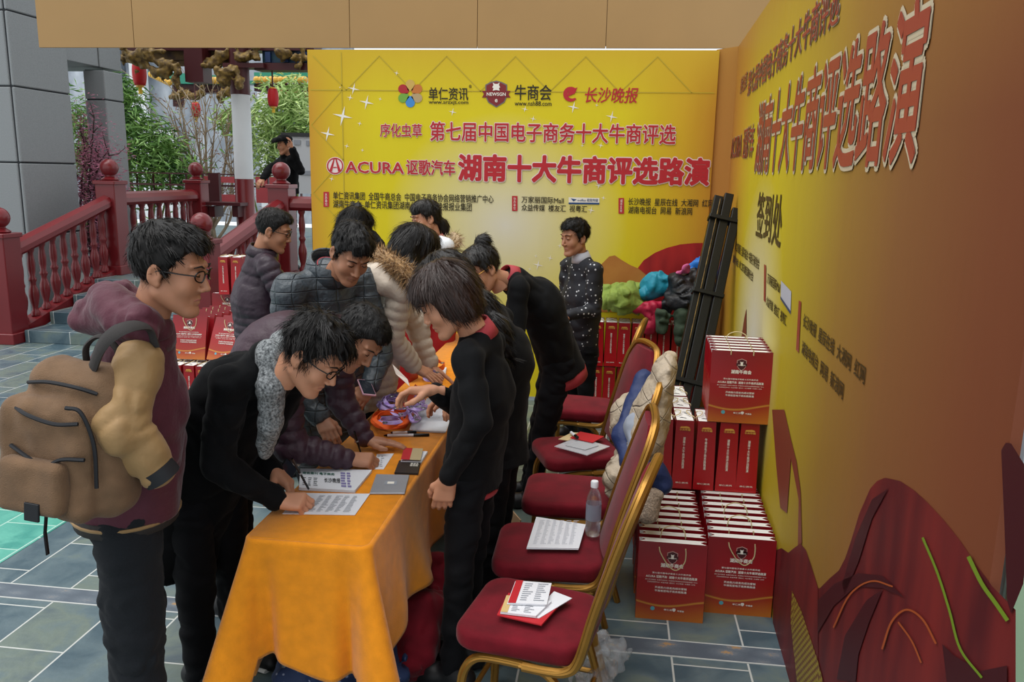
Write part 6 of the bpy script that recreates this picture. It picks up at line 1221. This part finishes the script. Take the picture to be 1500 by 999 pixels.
t = thing('card', 'white card held up by the woman with the bob between the table sides', 'card', tuple(P(588, 560, 3.2))); g = G(); g.poly([P(*k)-P(588, 560, 3.2) for k in ((575, 534, 3.3), (597, 556, 3.18), (600, 566, 3.1), (580, 548, 3.25))], (.0, .001, .001)); g.obj('sheet', mat('beige_card', '#cdbfb4', .6), t)
# clear plastic cup (fan folded) by the scarf man's left hand
c = PZ(430, 682, ZT); t = thing('plastic_cup', 'clear ribbed plastic cup beside the newspapers', 'cup', tuple(c)); g = G(); n = 28
v = [];
for r_, z in ((.024, 0), (.033, .07), (.034, .075), (.032, .07), (.022, .003)): v += [A(r_*(1+.05*(j % 2))*math.cos(2*math.pi*j/n), r_*(1+.05*(j % 2))*math.sin(2*math.pi*j/n), z) for j in range(n)]
g.raw(v, [(i*n+j, i*n+(j+1) % n, (i+1)*n+(j+1) % n, (i+1)*n+j) for i in range(4) for j in range(n)]); g.obj('cup_wall', M_plastic, t, smooth=True); g = G(); g.lathe([(.03, .076), (.035, .076), (.035, .079), (.03, .079)], n=20); g.obj('rim', M_whitep, t)
# on the chairs
ZS = .5
t, q, th = sheetstack('paper_stack', ((772, 802), (848, 803), (858, 768), (786, 757)), ZS, .006, 'white printed sheets on the red seat next to the water bottle', 'paper', M_paper, n=4); ruled(t, q, th, 18, 6, mat('pale_ink', '#b5b9c2', .7), seed=8, hh=.3)
c = PZ(868, 783, ZS-.004); t = thing('water_bottle', 'clear half-full plastic water bottle with white cap on the red chair seat', 'bottle', tuple(c))
M_bottle = mat('bottle_clear', '#e8eef5', .08, trans=.95, alpha=.5); pr = [(.001, .004), (.028, 0), (.032, .008), (.031, .05), (.032, .055), (.031, .1), (.032, .15), (.029, .17), (.018, .195), (.0135, .203), (.0135, .214)]
g = G(); g.lathe(pr, n=24); g.obj('bottle_wall', M_bottle, t, smooth=True); g = G(); g.lathe([(.001, .005), (.028, .006), (.03, .1), (.001, .1005)], n=20); g.obj('water', mat('water', '#c9d4de', .05, trans=.9, alpha=.45), t, smooth=True)
g = G(); g.lathe([(.0323, .07), (.0323, .14)], n=24, cap=False); g.obj('label', mat('bottle_label', '#9aa7b8', .3, trans=.3, alpha=.6), t, smooth=True); g = G(); g.lathe([(.016, .21), (.016, .232), (.014, .236), (.001, .236)], n=20); g.obj('cap', mat('cap_white', '#dfe2e6', .4), t, smooth=True)
for k, (qd, z, th_, lbl) in enumerate((((( 728, 900), (793, 915), (820, 885), (745, 868)), ZS, .008, 'lowest red and white booklet of the pile on the nearest chair'), (((775, 903), (790, 905), (838, 876), (812, 866)), ZS+.004, .006, 'white booklet sticking out to the right of the pile on the nearest chair'), (((733, 896), (785, 902), (808, 880), (742, 872)), ZS+.01, .008, 'folded white leaflet with tan tab in the middle of the pile on the nearest chair'), (((744, 883), (801, 885), (808, 854), (756, 850)), ZS+.02, .006, 'top booklet with red margin on the pile on the nearest chair'))):
    t, q, th = sheetstack('booklet', qd, z, th_, lbl, 'booklet', M_paper if k else M_redp, n=2); e1, e2 = q[1]-q[0], q[3]-q[0]
    if k in (2, 3): ruled(t, q, th, 9, 2, M_greyink, .25, .95, .1, .9, 9+k); g = G(); g.poly([q[0]+e1*a+e2*b+Z*.0008 for a, b in ((0, 0), (.2, 0), (.2, 1), (0, 1))]); g.obj('red_margin', M_redp if k == 3 else mat('tan_tab', '#c9ac74', .6), t)
q0 = [PZ(*p, ZS) for p in ((812, 655), (860, 668), (893, 655), (845, 642))]; c = sum(q0)/4; t = thing('plastic_folder', 'clear plastic sleeve with papers on the red chair seat in front of the beige jacket', 'folder', (c[0], c[1], ZS)); g = G(); g.poly([A(p[0]-c[0], p[1]-c[1], .002) for p in q0], (0, 0, .004)); g.obj('clear_sleeve', M_plastic, t); g = G(); g.poly([A(p[0]-c[0], p[1]-c[1], .007)*A(.6, .5, 1) for p in q0], (0, 0, .003)); g.obj('grey_paper', mat('paper_grey', '#a9acb0', .6), t)
t, q, th = sheetstack('envelope', ((835, 641), (868, 648), (885, 639), (850, 632)), ZS+.008, .004, 'red envelope lying on the plastic sleeve on the chair seat', 'envelope', M_redp); t, q, th = sheetstack('envelope', ((818, 643), (832, 645), (858, 634), (838, 633)), ZS+.004, .004, 'cream envelope under the marker on the chair seat', 'envelope', mat('env_cream', '#cdb78a', .6))
marker((836, 633), (846, 641), 'thick white marker with black cap on the red envelope on the chair seat', .009, z=ZS+.024)
# cardboard sheet on the floor between chairs and woman's legs
q = [P(*k) for k in ((735, 728, 3.55), (762, 758, 3.6), (740, 800, 3.4), (728, 820, 3.35))]; c = sum(q)/4; 
g = G(); g.poly([PZ(738, 735, .28), PZ(762, 762, .25), PZ(745, 838, .0), PZ(722, 815, 0)], (.006, .004, 0)); tag(g.obj('cardboard_piece', mat('card_board', '#9a7f60', .8)), 'brown cardboard piece leaning upright between the black trousers and the chairs', 'cardboard')

# ------------------------------------------------------------------ garments and bundles lying about
def lump(name, lbl, cat, parts, m, h=.012, n1=.02, n2=.01, s1=9, s2=22, extra=None):
    pts = [p for pp, r, *_ in parts for p in pp]; F = Field(np.min(pts, 0)-.22, np.max(pts, 0)+.22, h); 
    for pp, r, *o in parts: F.tube(pp, r, .05, **(o[0] if o else {}))
    F.noise(n1, s1, len(name)); F.noise(n2, s2, 3); F.folds(n1*1.1, s1*1.6, 4); F.plane((0, 0, .004), (0, 0, -1)); v, f = F.mesh(); loc = A(*parts[0][0][0]); t = thing(name, lbl, cat, tuple(loc)); sobj('fabric', (v, f), m, t, loc); return t, loc
YJ = 6.85
M_lime = mat('lime_nylon', '#7f9440', .75, bump=.5, bscale=40, var=.08, vscale=8); M_turq = mat('turquoise_nylon', '#15829a', .55, bump=.4, bscale=40); M_crim = mat('crimson_nylon', '#a31236', .55, bump=.4, bscale=40); M_olive = mat('olive_cloth', '#2f3d2c', .85, bump=.3, bscale=120); M_blu = mat('bright_blue', '#1f6fc4', .55, bump=.3, bscale=40)
lump('jacket', 'lime green padded jacket piled on the gift bags by the backdrop', 'jacket', [([P(890, 440, 6.8), P(915, 437, 6.75), P(935, 448, 6.75)], [.1, .13, .08]), ([P(885, 425, 6.9), P(930, 430, 6.9)], [.06, .1])], M_lime)
lump('jacket', 'turquoise jacket on the pile between the lime jacket and the black coat', 'jacket', [([P(945, 432, 6.75), P(962, 418, 6.8), P(985, 425, 6.75)], [.07, .11, .05])], M_turq)
lump('jacket', 'crimson padded jacket hanging over the upper gift bags', 'jacket', [([P(930, 455, 6.7), P(955, 450, 6.68), P(968, 448, 6.7)], [.04, .065, .05]), ([P(950, 478, 6.65), P(958, 470, 6.65)], [.06, .05])], M_crim)
lump('coat', 'black coat heaped on the pile left of the leaning truss bars', 'coat', [([P(975, 450, 6.7), P(1000, 425, 6.72), P(1020, 410, 6.8)], [.06, .13, .1]), ([P(985, 445, 6.6), P(1015, 440, 6.62)], [.07, .12])], mat('black_nylon', '#15161a', .5, bump=.4, bscale=40))
lump('coat', 'olive green coat with sleeve hanging over the gift bags', 'coat', [([P(975, 462, 6.58), P(972, 482, 6.56)], [.07, .06]), ([P(1000, 460, 6.58), P(997, 495, 6.55)], [.08, .07])], M_olive)
lump('jacket', 'bright blue jacket at the top of the pile behind the leaning truss bars', 'jacket', [([P(1015, 392, 6.85), P(1032, 388, 6.85), P(1045, 400, 6.85)], [.05, .07, .05])], M_blu)
lump('scarf', 'pink knitted scarf edge showing between the black coat and the blue jacket', 'scarf', [([P(1000, 396, 6.72), P(1008, 390, 6.7)], [.03, .03]), ([P(1000, 398, 6.72), P(1014, 400, 6.7)], [.025, .02])], mat('pink_knit', '#c05a8a', .8))
lump('coat', 'navy coat hanging in the corner right of the leaning truss bars', 'coat', [([P(1040, 425, 6.7), P(1037, 460, 6.68)], [.07, .07])], mat('navy_cloth', '#141a28', .8))
# black folded display frame leaning in the corner
a0, a1 = P(1068, 285, 6.3), P(1008, 562, 5.7); a1 = A(a1[0], a1[1], max(a1[2], .4)); t = thing('folded_frame', 'black folded display frame leaning against the corner of the two banners', 'frame', tuple(a1))
d = a0-a1; foot = a1-d*(a1[2]/d[2]); u = nrm(a0-foot); w = nrm(np.cross(u, A(0, 1, 0))); L0 = float(np.linalg.norm(a0-foot)); n_ = np.cross(w, u); MM = np.stack([w, n_, u], 1); t.location = tuple(foot); M_blk = mat('black_plastic', '#0d0e0e', .35)
for k, (o, l) in enumerate(((-.075, .95), (0, 1.0), (.07, .985))): g = G(); g.rbox(u*L0*l/2+w*o+n_*.01*k, (.066, .07, L0*l), .006, MM); g.obj('bar', M_blk, t)
g = G()
for l in (.3, .62, .9): g = G(); g.rbox(u*L0*l, (.225, .1, .03), .006, MM); g.obj('clamp', M_blk, t)
g = G(); g.tube([u*L0*.02+w*.06-n_*.035, u*L0*.97+w*.06-n_*.035], .004, 6); g.obj('edge_strip', M_goldleaf, t)
# beige jacket over chair backs
cb = A(.06, 3.76, 0)
pts = [A(.3, 3.62, 1.0), A(.33, 3.95, .98)]
M_beige = quilted('beige_quilt', '#ab9c87', .09, .09, .65, .785)
t, loc = lump('coat', 'beige quilted coat with navy and grey lining thrown over the backs of the middle chairs', 'coat', [([A(.245, 3.77, 1.03), A(.19, 3.77, .8), A(.13, 3.77, .55), A(.11, 3.77, .42)], [.16, .24, .25, .21], dict(thin=A(0, 1, 0), ratio=2.6, quilt=(.085, .016))), ([P(938, 575, 4.0), P(915, 605, 4.0), P(903, 630, 3.95)], [.07, .1, .05], dict(thin=A(0, 1, 0), ratio=1.4, quilt=(.07, .014))), ([P(915, 660, 3.75), P(905, 700, 3.62), P(905, 745, 3.58)], [.06, .09, .05], dict(thin=A(0, 1, 0), ratio=1.4, quilt=(.07, .014)))], M_beige, .009, .015, .008)
def strip3(name, pts, r, m): F = Field(np.min(pts, 0)-.12, np.max(pts, 0)+.12, .009); F.tube(pts, r, .03); F.noise(.012, 14, 3); F.noise(.006, 30, 4); sobj(name, F.mesh(), m, t, loc)
M_navy = mat('navy_nylon', '#1c2c58', .6, bump=.3, bscale=50)
strip3('navy_lining', [P(945, 555, 3.95), P(930, 590, 3.85), P(912, 640, 3.72), P(925, 680, 3.6), P(955, 690, 3.56), P(968, 710, 3.56)], [.05, .04, .045, .05, .055, .05], M_navy)
strip3('grey_lining', [P(948, 600, 3.78), P(935, 625, 3.7), P(932, 655, 3.62)], [.05, .06, .045], mat('grey_fleece', '#8b919c', .9)); strip3('fleece_collar', [P(958, 725, 3.52), P(950, 755, 3.5)], [.04, .045], mat('fleece', '#9c8a78', .95, var=.35, vscale=90, bump=.8, bscale=120))
strip3('piping', [P(895, 690, 3.5), P(905, 715, 3.48), P(915, 735, 3.47)], [.006, .006, .006], M_whitep)
# bundles under the table and the chair
lump('velvet_bundle', 'maroon velvet cover bundled under the right side of the orange cloth, lower one', 'cover', [([PZ(600, 960, .1), PZ(615, 900, .2)], [.11, .12])], M_velvet, .012, .015, .006); lump('velvet_bundle', 'maroon velvet cover bundled under the table farther back beside the black trousers', 'cover', [([PZ(640, 850, .2), PZ(640, 880, .12)], [.12, .13])], M_velvet, .012, .015, .006)
lump('bag', 'blue dotted cloth bag under the near end of the table', 'bag', [([A(-1.05, 2.62, .14), A(-.82, 2.62, .14)], [.13, .13])], M_bluedots); lump('cloth', 'dark red cloth in front of the blue dotted bag under the table', 'cloth', [([A(-1.0, 2.55, .26), A(-.9, 2.55, .26)], [.05, .05])], M_velvet)
lump('plastic_wrap', 'crumpled clear plastic wrap on the floor under the nearest chair', 'plastic', [([A(-.02, 2.72, .09), A(.03, 2.95, .12)], [.07, .08]), ([A(.0, 2.8, .16), A(.04, 2.85, .24)], [.05, .03])], mat('clear_film', '#e4e9ef', .12, trans=.6, alpha=.35), .01, .03, .02, 12, 30)
t, loc = lump('paper_gift_bag', 'large red carrier bag hanging from the arm of the woman in the cream puffer', 'bag', [([P(590, 520, 4.35), P(590, 560, 4.35)], [.02, .02])], M_redcoat); 
for ch in list(t.children): bpy.data.objects.remove(ch)
g = G(); q = [P(*k)-loc for k in ((572, 452, 4.5), (602, 448, 4.5), (600, 590, 4.5), (566, 600, 4.5))]; g.poly(q[::-1], (.02, .12, 0)); g.obj('paper_body', mat('carrier_red', '#9c1820', .35), t); g = G(); g.tube([P(578, 452, 4.55)-loc, P(584, 430, 4.5)-loc, P(596, 450, 4.55)-loc], .004, 6); g.obj('rope_handle', M_rope, t)
